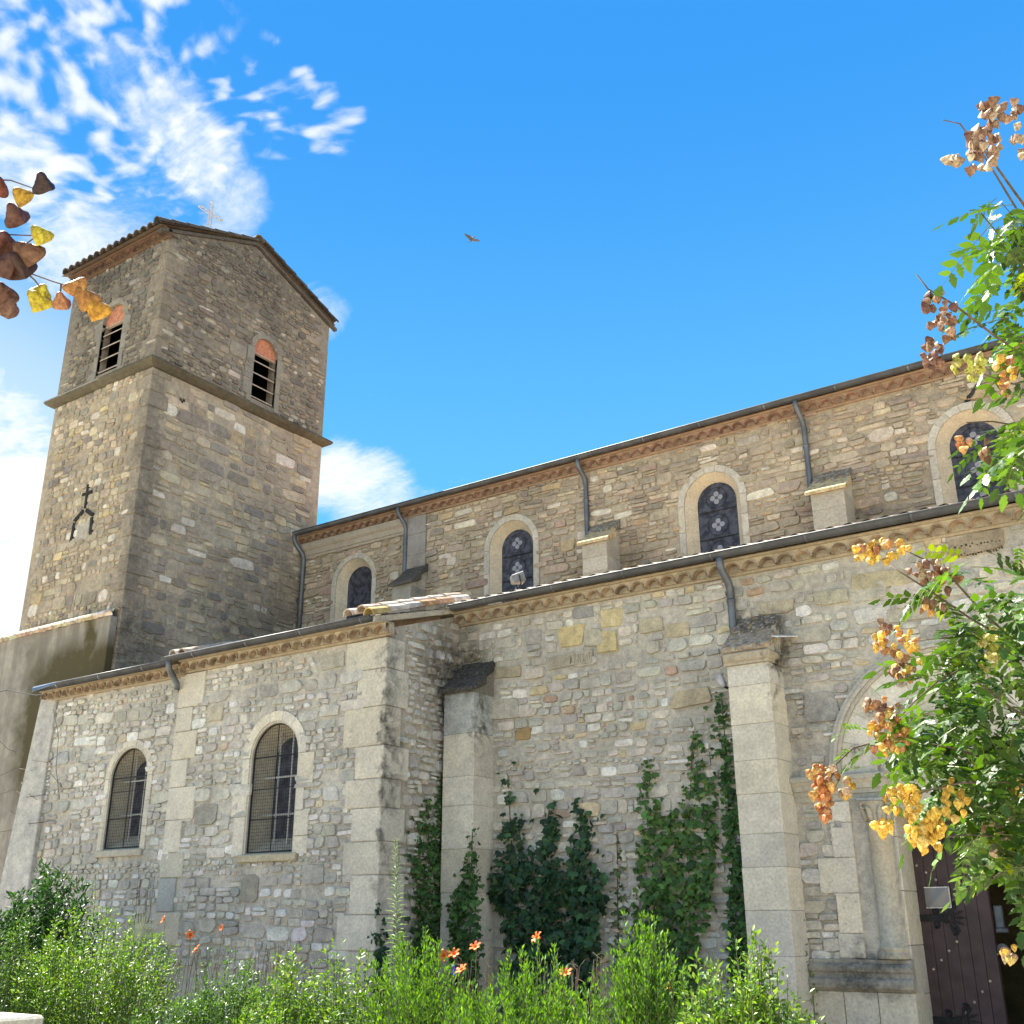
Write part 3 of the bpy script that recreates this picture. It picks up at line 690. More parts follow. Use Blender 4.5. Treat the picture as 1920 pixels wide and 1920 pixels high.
def groove_strip(u0, v0, u1, v1, wd=.007):
    d = Vector((u1 - u0, v1 - v0)); nrm_ = Vector((-d.y, d.x)).normalized() * wd / 2; mb = MB()
    mb.prism([FA.p(q.x + u, q.z + v, .02) for u, v in ((u0 + nrm_.x, v0 + nrm_.y), (u0 - nrm_.x, v0 - nrm_.y), (u1 - nrm_.x, v1 - nrm_.y), (u1 + nrm_.x, v1 + nrm_.y))], Vector(), FA.N * .026, (.25, .23, .19)); mb.build('carved_stroke_strip', M_STONE, awall)  # raised darker strips, the shade of carving put into their colour
for sg in ((-.15, .05, -.13, -.05), (-.15, .05, -.165, -.05), (-.11, .05, -.07, .05), (-.07, .05, -.10, -.06), (-.04, -.06, -.04, .05), (-.04, .05, .0, -.06), (0., -.06, 0., .05), (.035, .055, .035, -.05), (.035, -.05, .07, -.045), (.10, .03, .105, -.04), (.13, .05, .135, -.04)): groove_strip(*sg)
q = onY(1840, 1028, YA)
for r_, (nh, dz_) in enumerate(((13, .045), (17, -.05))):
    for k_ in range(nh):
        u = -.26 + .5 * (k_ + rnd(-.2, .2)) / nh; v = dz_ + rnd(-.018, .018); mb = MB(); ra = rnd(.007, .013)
        mb.prism([FA.p(q.x + u + ra * math.cos(j_ * math.pi / 3), q.z + v + ra * math.sin(j_ * math.pi / 3), .02) for j_ in range(6)], Vector(), FA.N * .026, (.05, .042, .03)); mb.build('drilled_hole_dot', M_STONE, awall)  # raised dark dots, the shade inside holes put into their colour
b1 = ashlar_pier(aisle, 'buttress', -9.14, -8.63, 11.55, YA, 0, 4.47, (.36, .62), 1.02, lambda z, c: (.40, .42, .40) if z > 4.0 else c)
slope_cap(b1, -9.14, -8.63, 11.55, YA, 4.48, 4.95, .045, .4, [(.075, .07, .062), (.05, .048, .046)])
b2 = ashlar_pier(aisle, 'buttress', -4.98, -4.476, 11.55, YA, 0, 4.33, (.34, .46), 1.0)
slope_cap(b2, -4.98, -4.476, 11.55, YA, 4.48, 4.97, .045, .8, [(.30, .25, .19), (.13, .12, .105)])
mb = MB(); mb.prism([(-5.0, 11.52, 4.331), (-4.456, 11.52, 4.331), (-4.456, YA, 4.331), (-5.0, YA, 4.331)], Vector(), Vector((0, 0, .03)), (.40, .35, .26))
mb.box(-5.015, -4.44, 11.505, YA, 4.362, 4.478, .02, (.38, .33, .24)); mb.build('cap_moulding', M_ASHLAR, b2)
mb = MB(); mb.hexa([Vector(p) for p in ((-4.43, 11.60, 4.62), (-4.36, 11.60, 4.60), (-4.43, 11.95, 4.70), (-4.24, 11.95, 4.66), (-4.43, 11.60, 4.635), (-4.36, 11.60, 4.615), (-4.43, 11.95, 4.715), (-4.24, 11.95, 4.675))], .003, (.62, .62, .6)); mb.build('lead_flashing', M_ASHLAR, b2)
zt = cornice(aisle, FA, XC + .02, 4.4, 5.53, .218, TAN_COLS, (.45, .40, .30), (.36, .305, .22), .18, .105)
gutter(aisle, XC + .12, 4.4, YA - .34, zt + .045, .068, M_ZINC_D)
roof(aisle, XC + .05, 6, YA - .38, zt + .05, YN + .02, zt + .05 + 1.15, 'roof', (.40, .31, .23))
x = -5.02
downpipe(aisle, [(x, YA - .34, zt), (x, YA - .34, zt - .09), (x, YA - .31, zt - .15), (x, YA - .13, zt - .27), (x, YA - .08, zt - .36), (x, YA - .08, 4.9), (x + .03, YA - .08, 4.6)], .048, [((x, YA - .08, 5.2), (x, YA - .08, 5.235))])
# --- portal, set into the aisle wall
mb = MB(); wall_mesh(mb, Face((0, YA - .005, 0), X_, -Y_), arch_outline(PX, .80, PZS, 2.86, 20), [], (.44, .42, .36)); portal = mb.build('portal', M_ASHLAR, aisle)
for i in range(11):
    a0, a1 = math.pi * i / 11, math.pi * (i + 1) / 11
    mb = MB(); sector(mb, FA, PX, PZS, .86, 1.21, a0, a1, -.05, .03 + rnd(-.001, .001), cut(1.03), 4, .0012); mb.build('voussoir', M_ASHLAR, portal)
for (r0, r1, d) in ((1.213, 1.25, .055), (1.253, 1.285, .085), (1.288, 1.335, .06), (.815, .857, .05)):
    mb = MB(); sector(mb, FA, PX, PZS, r0, r1, 0, math.pi, -.03, d, (.42, .40, .35) if r0 > 1 else (.46, .43, .36), 40, 0); mb.build('arch_moulding', M_ASHLAR, portal)
mb = MB(); sector(mb, FA, PX, PZS, .60, .78, 0, math.pi, -.03, .02, (.45, .43, .36), 30, 0); mb.build('tympanum_ring', M_ASHLAR, portal)
for k in range(7):                           # carved rosettes on the arch band
    t = math.pi * (k + .5) / 7; cx, cz = PX + 1.035 * math.cos(t), PZS + 1.035 * math.sin(t); mb = MB()
    for q in range(8):
        s = q * math.pi / 4; P = [(cx + .05 * math.cos(s) + .022 * math.cos(j * math.pi / 4), YA - .052, cz + .05 * math.sin(s) + .022 * math.sin(j * math.pi / 4)) for j in range(8)]
        mb.prism(P, Vector(), Vector((0, .03, 0)), (.36, .34, .29))
    mb.prism([(cx + .02 * math.cos(j * math.pi / 4), YA - .06, cz + .02 * math.sin(j * math.pi / 4)) for j in range(8)], Vector(), Vector((0, .04, 0)), (.4, .37, .3)); mb.build('rosette', M_ASHLAR, portal)
def mould(name, parent, prof, x0, x1, col, y=YA, m=M_ASHLAR):
    mb = MB(); mb.prism([(x0, y - d, z) for d, z in prof], Vector(), Vector((x1 - x0, 0, 0)), col); return mb.build(name, m, parent)
IMP = [(-.02, 2.80), (.03, 2.80), (.03, 2.86), (.05, 2.865), (.05, 2.91), (.075, 2.915), (.08, 2.96), (.11, 3.0), (.13, 3.01), (.13, 3.055), (.10, 3.075), (-.02, 3.075)]
BASE = [(-.02, .90), (.06, .90), (.10, .93), (.11, .97), (.10, 1.01), (.07, 1.03), (.07, 1.07), (.09, 1.09), (.095, 1.13), (.07, 1.155), (.05, 1.16), (.05, 1.2), (-.02, 1.21)]
for sg in (-1, 1):
    f = lambda a, b: (PX + min(sg * a, sg * b), PX + max(sg * a, sg * b))
    x0, x1 = f(.73, 1.77); mould('impost', portal, IMP, x0, x1, (.40, .38, .32))
    x0, x1 = f(.70, 1.77); mould('plinth_moulding', portal, BASE, x0, x1, (.34, .325, .28))
    z = 0.
    for h in (.45, .45):
        a = .71
        while a < 1.76:
            b = min(1.77, a + rnd(.35, .55)); b = 1.77 if 1.77 - b < .15 else b
            x0, x1 = f(a + .003, b - .003); mb = MB(); mb.box(x0, x1, YA - .045, YA + .3, z + .003, z + h - .003, .008, cut(.96)); mb.build('stone_block', M_ASHLAR, portal); a = b
        z += h
    z = 1.21
    for h, e in ((.24, .02), (.40, .0), (.36, .16), (.36, -.02), (.22, .02), (.0, .0)):      # outer jamb stones, uneven on the wall side
        if h == 0: continue
        h = min(h, 2.8 - z); x0, x1 = f(1.17, 1.42 + e); mb = MB(); mb.box(x0, x1, YA - .035, YA + .2, z + .002, z + h - .002, .007, cut(1.03)); mb.build('stone_block', M_ASHLAR, portal); z += h
    x0, x1 = f(.74, 1.17); mb = MB(); mb.add([(x0, YA + .16, 1.2), (x1, YA + .16, 1.2), (x1, YA + .16, 2.81), (x0, YA + .16, 2.81)], [(0, 1, 2, 3)], (.44, .41, .33)); mb.build('nook_back', M_ASHLAR, portal)
    xa, xb = f(.715, .78); z = 0.                                # inner jamb that carries the door
    while z < 2.84:
        h = min(rnd(.4, .55), 2.86 - z); h = 2.86 - z if 2.86 - z - h < .2 else h
        mb = MB(); mb.box(xa, xb, YA + .02, YA + .56, z + .002, z + h - .002, .006, cut(1.0)); mb.build('stone_block', M_ASHLAR, portal); z += h
    cx = PX + sg * .885; cy = YA + .03
    mb = MB(); mb.lathe((cx, cy, 0), [(.16, 1.21), (.165, 1.24), (.15, 1.265), (.135, 1.275), (.14, 1.29), (.15, 1.305), (.135, 1.325), (.122, 1.33), (.122, 2.52), (.135, 2.53), (.137, 2.55), (.12, 2.56)], 24, col=(.46, .42, .33)); colm = mb.build('column', M_ASHLAR, portal, True)
    mb = MB(); mb.lathe((cx, cy, 0), [(.115, 2.555), (.12, 2.62), (.14, 2.70), (.17, 2.765), (.175, 2.77)], 16, col=(.44, .41, .33)); mb.box(cx - .18, cx + .18, cy - .17, cy + .15, 2.755, 2.80, .01, (.43, .41, .35))
    for k in range(8):                                           # carved leaves and corner volutes
        t = k * math.pi / 4 + math.pi / 8
        mb.tube([(cx + r * math.cos(t), cy + r * math.sin(t), z) for r, z in ((.12, 2.57), (.135, 2.63), (.155, 2.685), (.18, 2.70), (.175, 2.675))], [.03, .032, .026, .018, .012], 6, (.42, .39, .32))
    for k in range(4):
        t = k * math.pi / 2 + math.pi / 4
        mb.tube([(cx + (.17 + .03 * math.cos(s)) * math.cos(t), cy + (.17 + .03 * math.cos(s)) * math.sin(t), 2.725 + .03 * math.sin(s)) for s in [j * .6 for j in range(11)]], .014, 6, (.42, .39, .32))
    mb.build('capital', M_ASHLAR, colm, True)
mb = MB(); mb.box(PX - .74, PX + .74, YA + .02, YA + .5, 2.62, 2.86, .01, (.42, .40, .33)); mb.build('lintel', M_ASHLAR, portal)
# dark hall behind the open leaf, with its far wall
mb = MB(); xa, xb, ya, yb, zz = -5.5, .5, YA + .58, YA + 3.5, 3.4
mb.add([(x, y, z) for x in (xa, xb) for y in (ya, yb) for z in (0, zz)], [(0, 1, 3, 2), (4, 6, 7, 5), (2, 3, 7, 6), (1, 5, 7, 3)], (.2, .17, .1))
mb.build('dark_hall', M_GREYCEM, aisle)
# --- door: closed left leaf of studded planks with scrolled strap hinges
DY = YA + .50; mb = MB(); mb.box(PX - .735, PX, DY + .045, DY + .07, .02, 2.62, .004); door = mb.build('door', flat('plum_brown_door_paint', (.058, .040, .042), .6, 0, 6., .22, .12), aisle)
M_DOOR = door.data.materials[0]
for k in range(6):
    w_ = .735 / 6; mb = MB(); mb.box(PX - .735 + k * w_ + .0015, PX - .735 + (k + 1) * w_ - .0015, DY, DY + .044, .02, 2.62, .004); mb.build('plank', M_DOOR, door)
M_STUD = flat('worn_brass_studs', (.42, .38, .30), .4, .6, 40., .15, 0)
def studs(xs, zc, dz, n_):
    for k in range(n_):
        x = PX - .735 + xs + k * .09; z = zc + dz * k
        mb = MB(); mb.lathe((0, 0, 0), [(.0, .012), (.009, .010), (.014, .004), (.016, 0)], 10)
        o = mb.build('stud', M_STUD, None, True); o.matrix_basis = Matrix.Translation((x, DY - .0005, z)) @ Matrix.Rotation(math.pi / 2, 4, 'X'); adopt(o, door)
for xs, zc, dz, n_ in ((.05, 2.13, -.075, 6), (.09, 1.10, .09, 4), (.36, .70, .10, 4), (.09, .42, .09, 4), (.05, 2.33, -.02, 2)): studs(xs, zc, dz, n_)
for zc in (1.60, .62, 2.45):
    mb = MB(); mb.box(PX - .73, PX - .46, DY - .014, DY - .001, zc - .035, zc + .035, .004)
    mb.box(PX - .47, PX - .43, DY - .02, DY - .001, zc - .05, zc + .05, .006)
    for k in range(7):                                            # palmette of leaf blades
        t = math.radians(-75 + 25 * k); P = [(PX - .43 + .03 * math.cos(t), zc + .02 * math.sin(t)), (PX - .43 + .12 * math.cos(t - .12), zc + .12 * math.sin(t - .12)), (PX - .43 + .185 * math.cos(t), zc + .17 * math.sin(t)), (PX - .43 + .12 * math.cos(t + .12), zc + .12 * math.sin(t + .12))]
        mb.prism([(u, DY - .014, v) for u, v in P], Vector(), Vector((0, .013, 0)))
    for (u, v, s) in ((PX - .55, .065, 1), (PX - .55, -.065, -1), (PX - .37, .13, 1), (PX - .37, -.13, -1)):
        mb.tube([(u + (.012 + .026 * q / 14) * math.cos(q * .62), DY - .008, zc + v + s * (.012 + .026 * q / 14) * math.sin(q * .62)) for q in range(15)], .009, 6)
    mb.build('strap_hinge', M_IRON, door)
# grey inner fitting beside the leaf
mb = MB(); mb.box(PX + .012, PX + .10, DY + .06, DY + .10, 1.50, 1.72, .01); mb.box(PX + .005, PX + .13, DY + .05, DY + .10, 1.455, 1.505, .01); M_LATCH = flat('grey_latch', (.10, .115, .13), .5, .4); mb.build('door_latch', M_LATCH, door); mb = MB(); mb.tube([(PX + .05, DY + .05, 1.30), (PX + .05, DY + .09, 1.30)], .055, 16); mb.build('door_knob', M_LATCH, door)
mb = MB(); mb.box(PX + .735 - .06, PX + .735, DY + .10, DY + .83, .02, 2.62, .01); leaf2 = mb.build('door', M_DOOR, aisle)   # right leaf folded back inside
for k in range(6):
    mb = MB(); mb.box(PX + .735 - .075, PX + .735 - .061, DY + .10 + k * .122, DY + .10 + (k + 1) * .122 - .003, .02, 2.62, .003); mb.build('plank', M_DOOR, leaf2)

# ============================ chapel
CW = [(-11.187, .475, 3.70, 2.42, .33), (-14.33, .465, 3.64, 2.585, .33)]
mb = MB(); wall_mesh(mb, FC, [(-16.9, 0), (XC, 0), (XC, 5.22), (-16.9, 5.22)], [arch_outline(c, a, zs, z0) for c, a, zs, z0, _ in CW], (.455, .435, .385))
wall_mesh(mb, FS, [(YC, 0), (YA + .05, 0), (YA + .05, 5.72), (YC, 5.20)], [], (.37, .34, .285))
mb.add([(-16.9, YC, 0), (-16.9, 12, 0), (-16.9, 12, 5.7), (-16.9, YC, 5.22)], [(0, 3, 2, 1)], (.38, .36, .31))
cwall = mb.build('wall', MS['low'][1], chapel)
exC = lambda u, v: any(in_arch(u, v, c, a + .1, zs, z0 - .12) for c, a, zs, z0, _ in CW) or (-13.33 < u < -12.98) or u > -9.62 or v > 5.05 or u < -16.45
bigC = []
for (x, y, w, h, c) in ((620, 1240, .5, .24, (.42, .40, .34)), (600, 1195, .4, .2, (.44, .38, .26)), (475, 1660, .34, .36, (.30, .285, .24)), (585, 1640, .4, .26, (.40, .39, .35)), (405, 1340, .4, .26, (.40, .37, .29)), (625, 1490, .28, .2, (.48, .47, .44)), (415, 1455, .24, .16, (.49, .47, .42)), (425, 1540, .2, .2, (.44, .43, .39)), (165, 1415, .42, .2, (.42, .42, .40)), (115, 1425, .4, .22, (.40, .42, .42)), (308, 1437, .22, .18, (.42, .39, .33)), (385, 1520, .5, .3, (.32, .31, .27))):
    q = onY(x, y, YC); bigC.append((q.x, q.z, w, h, c, None, 6.))
st = rubble(FC, [(-16.5, XC, 1.0, 5.08)], exC, (.075, .165), (1.0, 2.6), PAL_CHAPEL, 31, (.012, .036), .012, bigC, thin=.18, p=(2.5, 6.5), drop=.03)
exS = lambda u, v: u < YC + .38 or v > 5.12 + (u - YC) * .33
st += rubble(FS, [(YC, YA - .02, .8, 5.7)], exS, (.085, .16), (.9, 2.2), PAL_CHAPEL, 37, (.014, .04), .02, (), thin=.2, p=(2.3, 4.5))
place_stones(st, cwall, MS['low'][0])
z, k = 0., 0                                      # dressed corner stones, long and short in turn
while z < 5.07:
    h = rnd(.34, .52); h = 5.08 - z if 5.08 - z - h < .2 else h
    w_ = (.40 + rnd(0, .1), .56 + rnd(0, .14))[k % 2]; d_ = (.42, .28)[k % 2] + rnd(0, .08)
    mb = MB(); e = rnd(-.004, .004); mb.box(XC - w_, XC + .03 + e, YC - .03 + e, YC + d_, z + .003, z + h - .003, .01, cut(.98)); mb.build('quoin', M_ASHLAR, chapel); z += h; k += 1
z, k = 0., 0
while z < 5.07:
    h = rnd(.32, .5); h = 5.08 - z if 5.08 - z - h < .2 else h
    mb = MB(); mb.box(-13.335 + rnd(-.006, .006), -13.335 + (.33, .46, .38, .56)[k % 4] + rnd(-.04, .04), YC - .035, YC + .1, z + .003, z + h - .003, .01, cut(.97) if z > 2.2 or k % 2 else (.37, .385, .37)); mb.build('pilaster_stone', M_ASHLAR, chapel); z += h; k += 1
mb = MB(); mb.hexa([Vector(p) for p in ((-17.30, YC - .20, 0), (-16.40, YC - .12, 0), (-17.30, YC + .4, 0), (-16.36, YC + .1, 0), (-16.90, YC - .06, 5.14), (-16.46, YC - .05, 5.1), (-16.90, YC + .4, 5.14), (-16.46, YC + .1, 5.1))], .012, (.44, .435, .41)); mb.build('plastered_buttress', M_GREYCEM, chapel)
for i, (c, a, zs, z0, ag) in enumerate(CW):
    mb = MB(); reveal(mb, FC, c, a, zs, z0, .34, ag, zs - .04, z0 + .22, (.37, .345, .28)); win = mb.build('window', M_ASHLAR, chapel)
    surround(win, FC, c, a, (.135, .10)[i], zs, z0 - .02, (.03, .022)[i], 7, (1.06, .95)[i], (.05, .16) if i == 0 else None, jh=.40)
    mb = MB(); mb.box(c - a - .08, c + a + .08, YC - .06, YC + .1, z0 - .10, z0 - .002, .012, (.44, .40, .29) if i == 0 else (.4, .38, .32)); mb.build('sill', M_ASHLAR, win)
    mb = MB(); sector(mb, FC, c, zs, a - .03, a + .004, 0, math.pi, -.05, .012, (.46, .44, .38), 24, 0)
    for sg in (-1, 1): fbox(mb, FC, min(c + sg * (a - .03), c + sg * (a + .004)), max(c + sg * (a - .03), c + sg * (a + .004)), z0, zs, -.05, .012, .004, (.46, .44, .38))
    mb.build('inner_moulding', M_ASHLAR, win)
    mb = MB(); wall_mesh(mb, Face((0, YC + .33, 0), X_, -Y_), arch_outline(c, ag + .01, zs - .04, z0 + .22), [], (1, 1, 1)); mb.build('window_pane', M_GLASS, win)
    for du in (-.12, .13): mb = MB(); mb.tube([(c + du, YC + .2, z0 + .12), (c + du, YC + .2, zs + a * .75)], .012, 8); mb.build('window_bar', M_BARS, win)
    for zz in (z0 + .52, z0 + 1.02): mb = MB(); mb.tube([(c - a * .82, YC + .2, zz), (c + a * .82, YC + .2, zz)], .014, 8); mb.build('window_bar', M_BARS, win)
    R_ = a - .035; mb = MB(); fr = arch_outline(c, R_, zs, z0 + .03, 20)
    mb.tube([(u, YC + .03, v) for u, v in fr] + [(fr[0][0], YC + .03, fr[0][1])], .013, 6)
    mb.tube([(c, YC + .032, z0 + .03), (c, YC + .032, zs + R_)], .006, 6)
    for zz in (z0 + .45, z0 + .85, zs): mb.tube([(c - R_, YC + .032, zz), (c + R_, YC + .032, zz)], .007 if zz < zs else .011, 6)
    mb.build('grille_frame', M_IRON, win)
    mb = MB(); s_ = .043; u = -R_ + s_ / 2
    while u < R_: top = zs + math.sqrt(max(0, R_ * R_ - u * u)); mb.tube([(c + u, YC + .03, z0 + .03), (c + u, YC + .03, top)], .0021, 3, cap=False); u += s_
    v = z0 + .03 + s_
    while v < zs + R_: hw = R_ if v < zs else math.sqrt(max(0, R_ * R_ - (v - zs) ** 2)); mb.tube([(c - hw, YC + .033, v), (c + hw, YC + .033, v)], .0021, 3, cap=False); v += s_
    mb.build('wire_mesh', M_IRON, win)
zc1 = cornice(chapel, FC, -13.20, XC + .10, 5.085, .215, TAN_COLS, (.44, .39, .295), (.36, .30, .21), .18, .10)
zc2 = cornice(chapel, FC, -16.75, -13.22, 5.04, .20, TAN_COLS, (.41, .355, .265), (.34, .28, .20), .17, .095)
gutter(chapel, -13.28, XC + .02, YC - .335, zc1 + .02, .066, M_ZINC_D)
gutter(chapel, -16.62, -13.30, YC - .32, zc2 + .015, .07, M_ZINC_D)
downpipe(chapel, [(-13.25, YC - .335, zc1), (-13.25, YC - .335, zc1 - .10), (-13.255, YC - .29, zc1 - .18), (-13.29, YC - .12, zc1 - .33), (-13.30, YC - .1, zc1 - .42)], .045)
roof(chapel, -13.2, XC - .12, YC - .36, 5.27, YN, 5.27 + 5.5 * .33 - .25, 'roof', (.40, .31, .23)); roof(chapel, -16.7, -13.2, YC - .34, 5.20, YN, 6.75, 'roof', (.40, .31, .23))
vt = tile_shell(.095, .078, .42, .018); sl = math.atan(.33)
def roof_tile(parent, x, y, z, ang=sl, col=None, roll=0., me=vt):
    k = rnd(.9, 1.1); c = col or random.choice(ROOF_COLS)
    instance('roof_tile', me, Matrix.Translation((x, y, z)) @ Matrix.Rotation(ang, 4, 'X') @ Matrix.Rotation(roll + rnd(-.04, .04), 4, 'Y') @ Matrix.Rotation(rnd(-.03, .03), 4, 'Z'), parent, tuple(v * k for v in c))
for j in range(6):                                # verge of the chapel roof
    y = YC - .36 + j * .34; z = 5.285 + j * .34 * .33 + .02
    roof_tile(chapel, XC - .02, y, z, col=(.38, .22, .11) if j == 3 else ((.42, .31, .12) if j == 0 else None)); roof_tile(chapel, XC - .19, y + .05, z + .075)
    roof_tile(chapel, XC - .40, y + .02, z + .05)
mb = MB(); mb.hexa([Vector(p) for p in ((XC - .3, YC - .32, 5.20), (XC + .05, YC - .32, 5.20), (XC - .3, YA - .1, 5.72), (XC + .05, YA - .1, 5.72), (XC - .3, YC - .32, 5.285), (XC + .05, YC - .32, 5.285), (XC - .3, YA - .1, 5.80), (XC + .05, YA - .1, 5.80))], .006, (.42, .38, .3)); mb.build('verge_mortar', M_PLAIN, chapel)
for j in range(3):
    roof_tile(chapel, -13.18, YC - .33 + j * .34, 5.295 + j * .11); roof_tile(chapel, -12.98, YC - .33 + j * .34, 5.29 + j * .11)
mb = MB(); mb.hexa([Vector(p) for p in ((-16.62, YC - .42, 5.14), (-16.0, YC - .40, 5.20), (-16.62, YC - .1, 5.22), (-16.0, YC - .1, 5.28), (-16.62, YC - .42, 5.21), (-16.0, YC - .40, 5.24), (-16.62, YC - .1, 5.29), (-16.0, YC - .1, 5.31))], .01); mb.build('zinc_sheet', flat('blue_grey_sheet', (.10, .14, .22), .45, .5), chapel)

# ============================ bell tower
TWF, TWR = (-17.84, .355, 13.24, 12.02), (14.11, .33, 13.22, 12.02)
def gz(y): return 15.66 - abs(y - 13.55) * .375
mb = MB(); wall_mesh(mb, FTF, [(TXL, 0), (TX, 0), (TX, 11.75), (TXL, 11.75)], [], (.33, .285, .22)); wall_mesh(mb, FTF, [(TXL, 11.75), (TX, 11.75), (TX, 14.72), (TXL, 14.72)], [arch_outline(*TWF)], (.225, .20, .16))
wall_mesh(mb, FTR, [(TY, 0), (TYR, 0), (TYR, 11.75), (TY, 11.75)], [], (.36, .315, .245)); wall_mesh(mb, FTR, [(TY, 11.75), (TYR, 11.75), (TYR, gz(TYR)), (13.55, 15.66), (TY, gz(TY))], [arch_outline(*TWR)], (.225, .20, .16))
mb.add([(TXL, TY, 0), (TXL, TYR, 0), (TXL, TYR, 14.75), (TXL, 13.55, 15.66), (TXL, TY, 14.75), (TX, TYR, 0), (TX, TYR, 14.75)], [(0, 4, 3, 2, 1), (1, 2, 6, 5)], (.28, .24, .18))
twall = mb.build('wall', M_MORTAR, tower)
def exT(w): return lambda u, v: in_arch(u, v, w[0], w[1] + .09, w[2], w[3] - .1) or 11.62 < v < 11.9
exF, exR = exT(TWF), exT(TWR)
def edge(f, lo, hi): return lambda u, v: f(u, v) or u < lo or u > hi
st = rubble(FTF, [(TXL, TX, 4.9, 11.65)], edge(exF, TXL + .2, TX - .2), (.13, .22), (.75, 1.8), PAL_TOW, 41, (.010, .03), .018, (), thin=.12, p=(2.8, 5.5))
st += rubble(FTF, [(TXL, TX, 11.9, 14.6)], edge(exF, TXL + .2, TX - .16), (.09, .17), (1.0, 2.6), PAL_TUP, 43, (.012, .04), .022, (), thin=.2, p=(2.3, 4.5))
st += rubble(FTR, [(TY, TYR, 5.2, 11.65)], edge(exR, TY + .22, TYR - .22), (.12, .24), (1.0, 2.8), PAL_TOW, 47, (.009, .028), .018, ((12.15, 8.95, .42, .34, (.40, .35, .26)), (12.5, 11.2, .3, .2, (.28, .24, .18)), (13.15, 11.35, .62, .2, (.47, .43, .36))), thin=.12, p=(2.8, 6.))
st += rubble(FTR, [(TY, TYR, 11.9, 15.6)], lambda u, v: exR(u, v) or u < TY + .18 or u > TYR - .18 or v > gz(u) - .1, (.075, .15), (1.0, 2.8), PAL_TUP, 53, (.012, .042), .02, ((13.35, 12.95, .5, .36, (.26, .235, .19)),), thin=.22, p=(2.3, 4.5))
place_stones(st, twall, MS['tower'][0])
z, k = 4.6, 0                                     # corner stones
while z < 14.55:
    h = rnd(.3, .48)
    if z < 11.66 < z + h + .12: h = 11.66 - z
    if 11.66 <= z < 11.9: z = 11.9; continue
    h = min(h, 14.6 - z); up = z > 11.7
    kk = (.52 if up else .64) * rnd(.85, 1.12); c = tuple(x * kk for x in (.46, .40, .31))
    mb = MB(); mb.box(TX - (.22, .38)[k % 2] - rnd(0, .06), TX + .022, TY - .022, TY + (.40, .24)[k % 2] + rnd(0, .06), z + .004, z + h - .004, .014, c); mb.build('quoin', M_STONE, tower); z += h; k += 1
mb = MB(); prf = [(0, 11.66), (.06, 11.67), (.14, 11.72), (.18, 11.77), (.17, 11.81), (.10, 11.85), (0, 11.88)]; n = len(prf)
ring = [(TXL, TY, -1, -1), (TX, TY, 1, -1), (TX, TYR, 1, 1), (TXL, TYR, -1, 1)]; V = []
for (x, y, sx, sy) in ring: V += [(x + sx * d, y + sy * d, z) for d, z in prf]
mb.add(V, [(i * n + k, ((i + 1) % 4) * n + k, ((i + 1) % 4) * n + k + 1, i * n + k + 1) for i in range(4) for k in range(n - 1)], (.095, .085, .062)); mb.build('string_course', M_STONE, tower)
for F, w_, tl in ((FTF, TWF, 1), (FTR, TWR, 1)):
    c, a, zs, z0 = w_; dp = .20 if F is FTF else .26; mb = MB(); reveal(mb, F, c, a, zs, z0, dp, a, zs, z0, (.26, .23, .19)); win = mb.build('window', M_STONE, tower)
    surround(win, F, c, a, .13, zs, z0 - .1, .024, 5, .40, (.02, .14), jh=.4)
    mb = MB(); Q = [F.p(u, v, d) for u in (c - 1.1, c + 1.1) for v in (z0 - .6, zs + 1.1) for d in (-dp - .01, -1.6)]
    mb.add(Q, [(0, 1, 3, 2), (4, 6, 7, 5), (0, 4, 5, 1), (2, 3, 7, 6), (1, 5, 7, 3)]); mb.build('dark_opening', M_DARK, win)  # near-black box, the unlit tower room put into its colour
    mb = MB(); P = [F.p(c + a * .99 * math.cos(math.pi * i / 14), zs + a * .99 * math.sin(math.pi * i / 14), -.06) for i in range(15)] + [F.p(c - a * .99, zs - .06, -.06), F.p(c + a * .99, zs - .06, -.06)]
    mb.prism(P, Vector(), -F.N * .06); mb.build('brick_infill', M_BRICKRED, win)
    for k in range(4):
        zz = zs - .30 - k * .285; mb = MB(); mb.hexa([F.p(u, zz + dz, d) for (dz0, dz1) in ((0, .0), (.03, .03)) for (d, dz) in ((-.17, dz0 + (.14 if F is FTF else .09)), (-.03, dz0)) for u in (c - a + .004, c + a - .004)], .004); mb.build('louvre_slat', M_WOOD_L, win)
    mb = MB(); fbox(mb, F, c - a, c + a, zs - .085, zs - .06, -.12, -.05, .003); mb.build('lintel_board', M_WOOD_L, win)
# front eave: two rows of tiles, then the roof tiles themselves
TT = [(.115, .065, .045), (.14, .08, .052), (.10, .06, .045), (.15, .095, .06)]
z1 = cornice(tower, FTF, TXL - .02, TX + .06, 14.62, .225, TT, (.13, .09, .065), (.12, .075, .05), .15, .10)
n = 15; pit = (TX - TXL + .14) / n; ts = math.atan(.375); tm = tile_shell(.108, .085, .46, .02)
for j in range(2):
    for i in range(n): roof_tile(tower, TXL - .08 + pit * (i + .5), TY - .29 + j * .38, 14.82 + j * .38 * .375, ts, random.choice([(.07, .055, .044), (.09, .07, .05), (.055, .047, .04)]), me=tm)
mb = MB(); mb.add([(TXL - .1, TY - .30, 14.77), (TX + .05, TY - .30, 14.77), (TX + .05, 13.55, 15.83), (TXL - .1, 13.55, 15.83), (TX + .05, TYR + .15, 14.88), (TXL - .1, TYR + .25, 14.86)], [(0, 1, 2, 3), (3, 2, 4, 5)], (.15, .11, .08)); mb.build('roof', M_GREYCEM, tower)
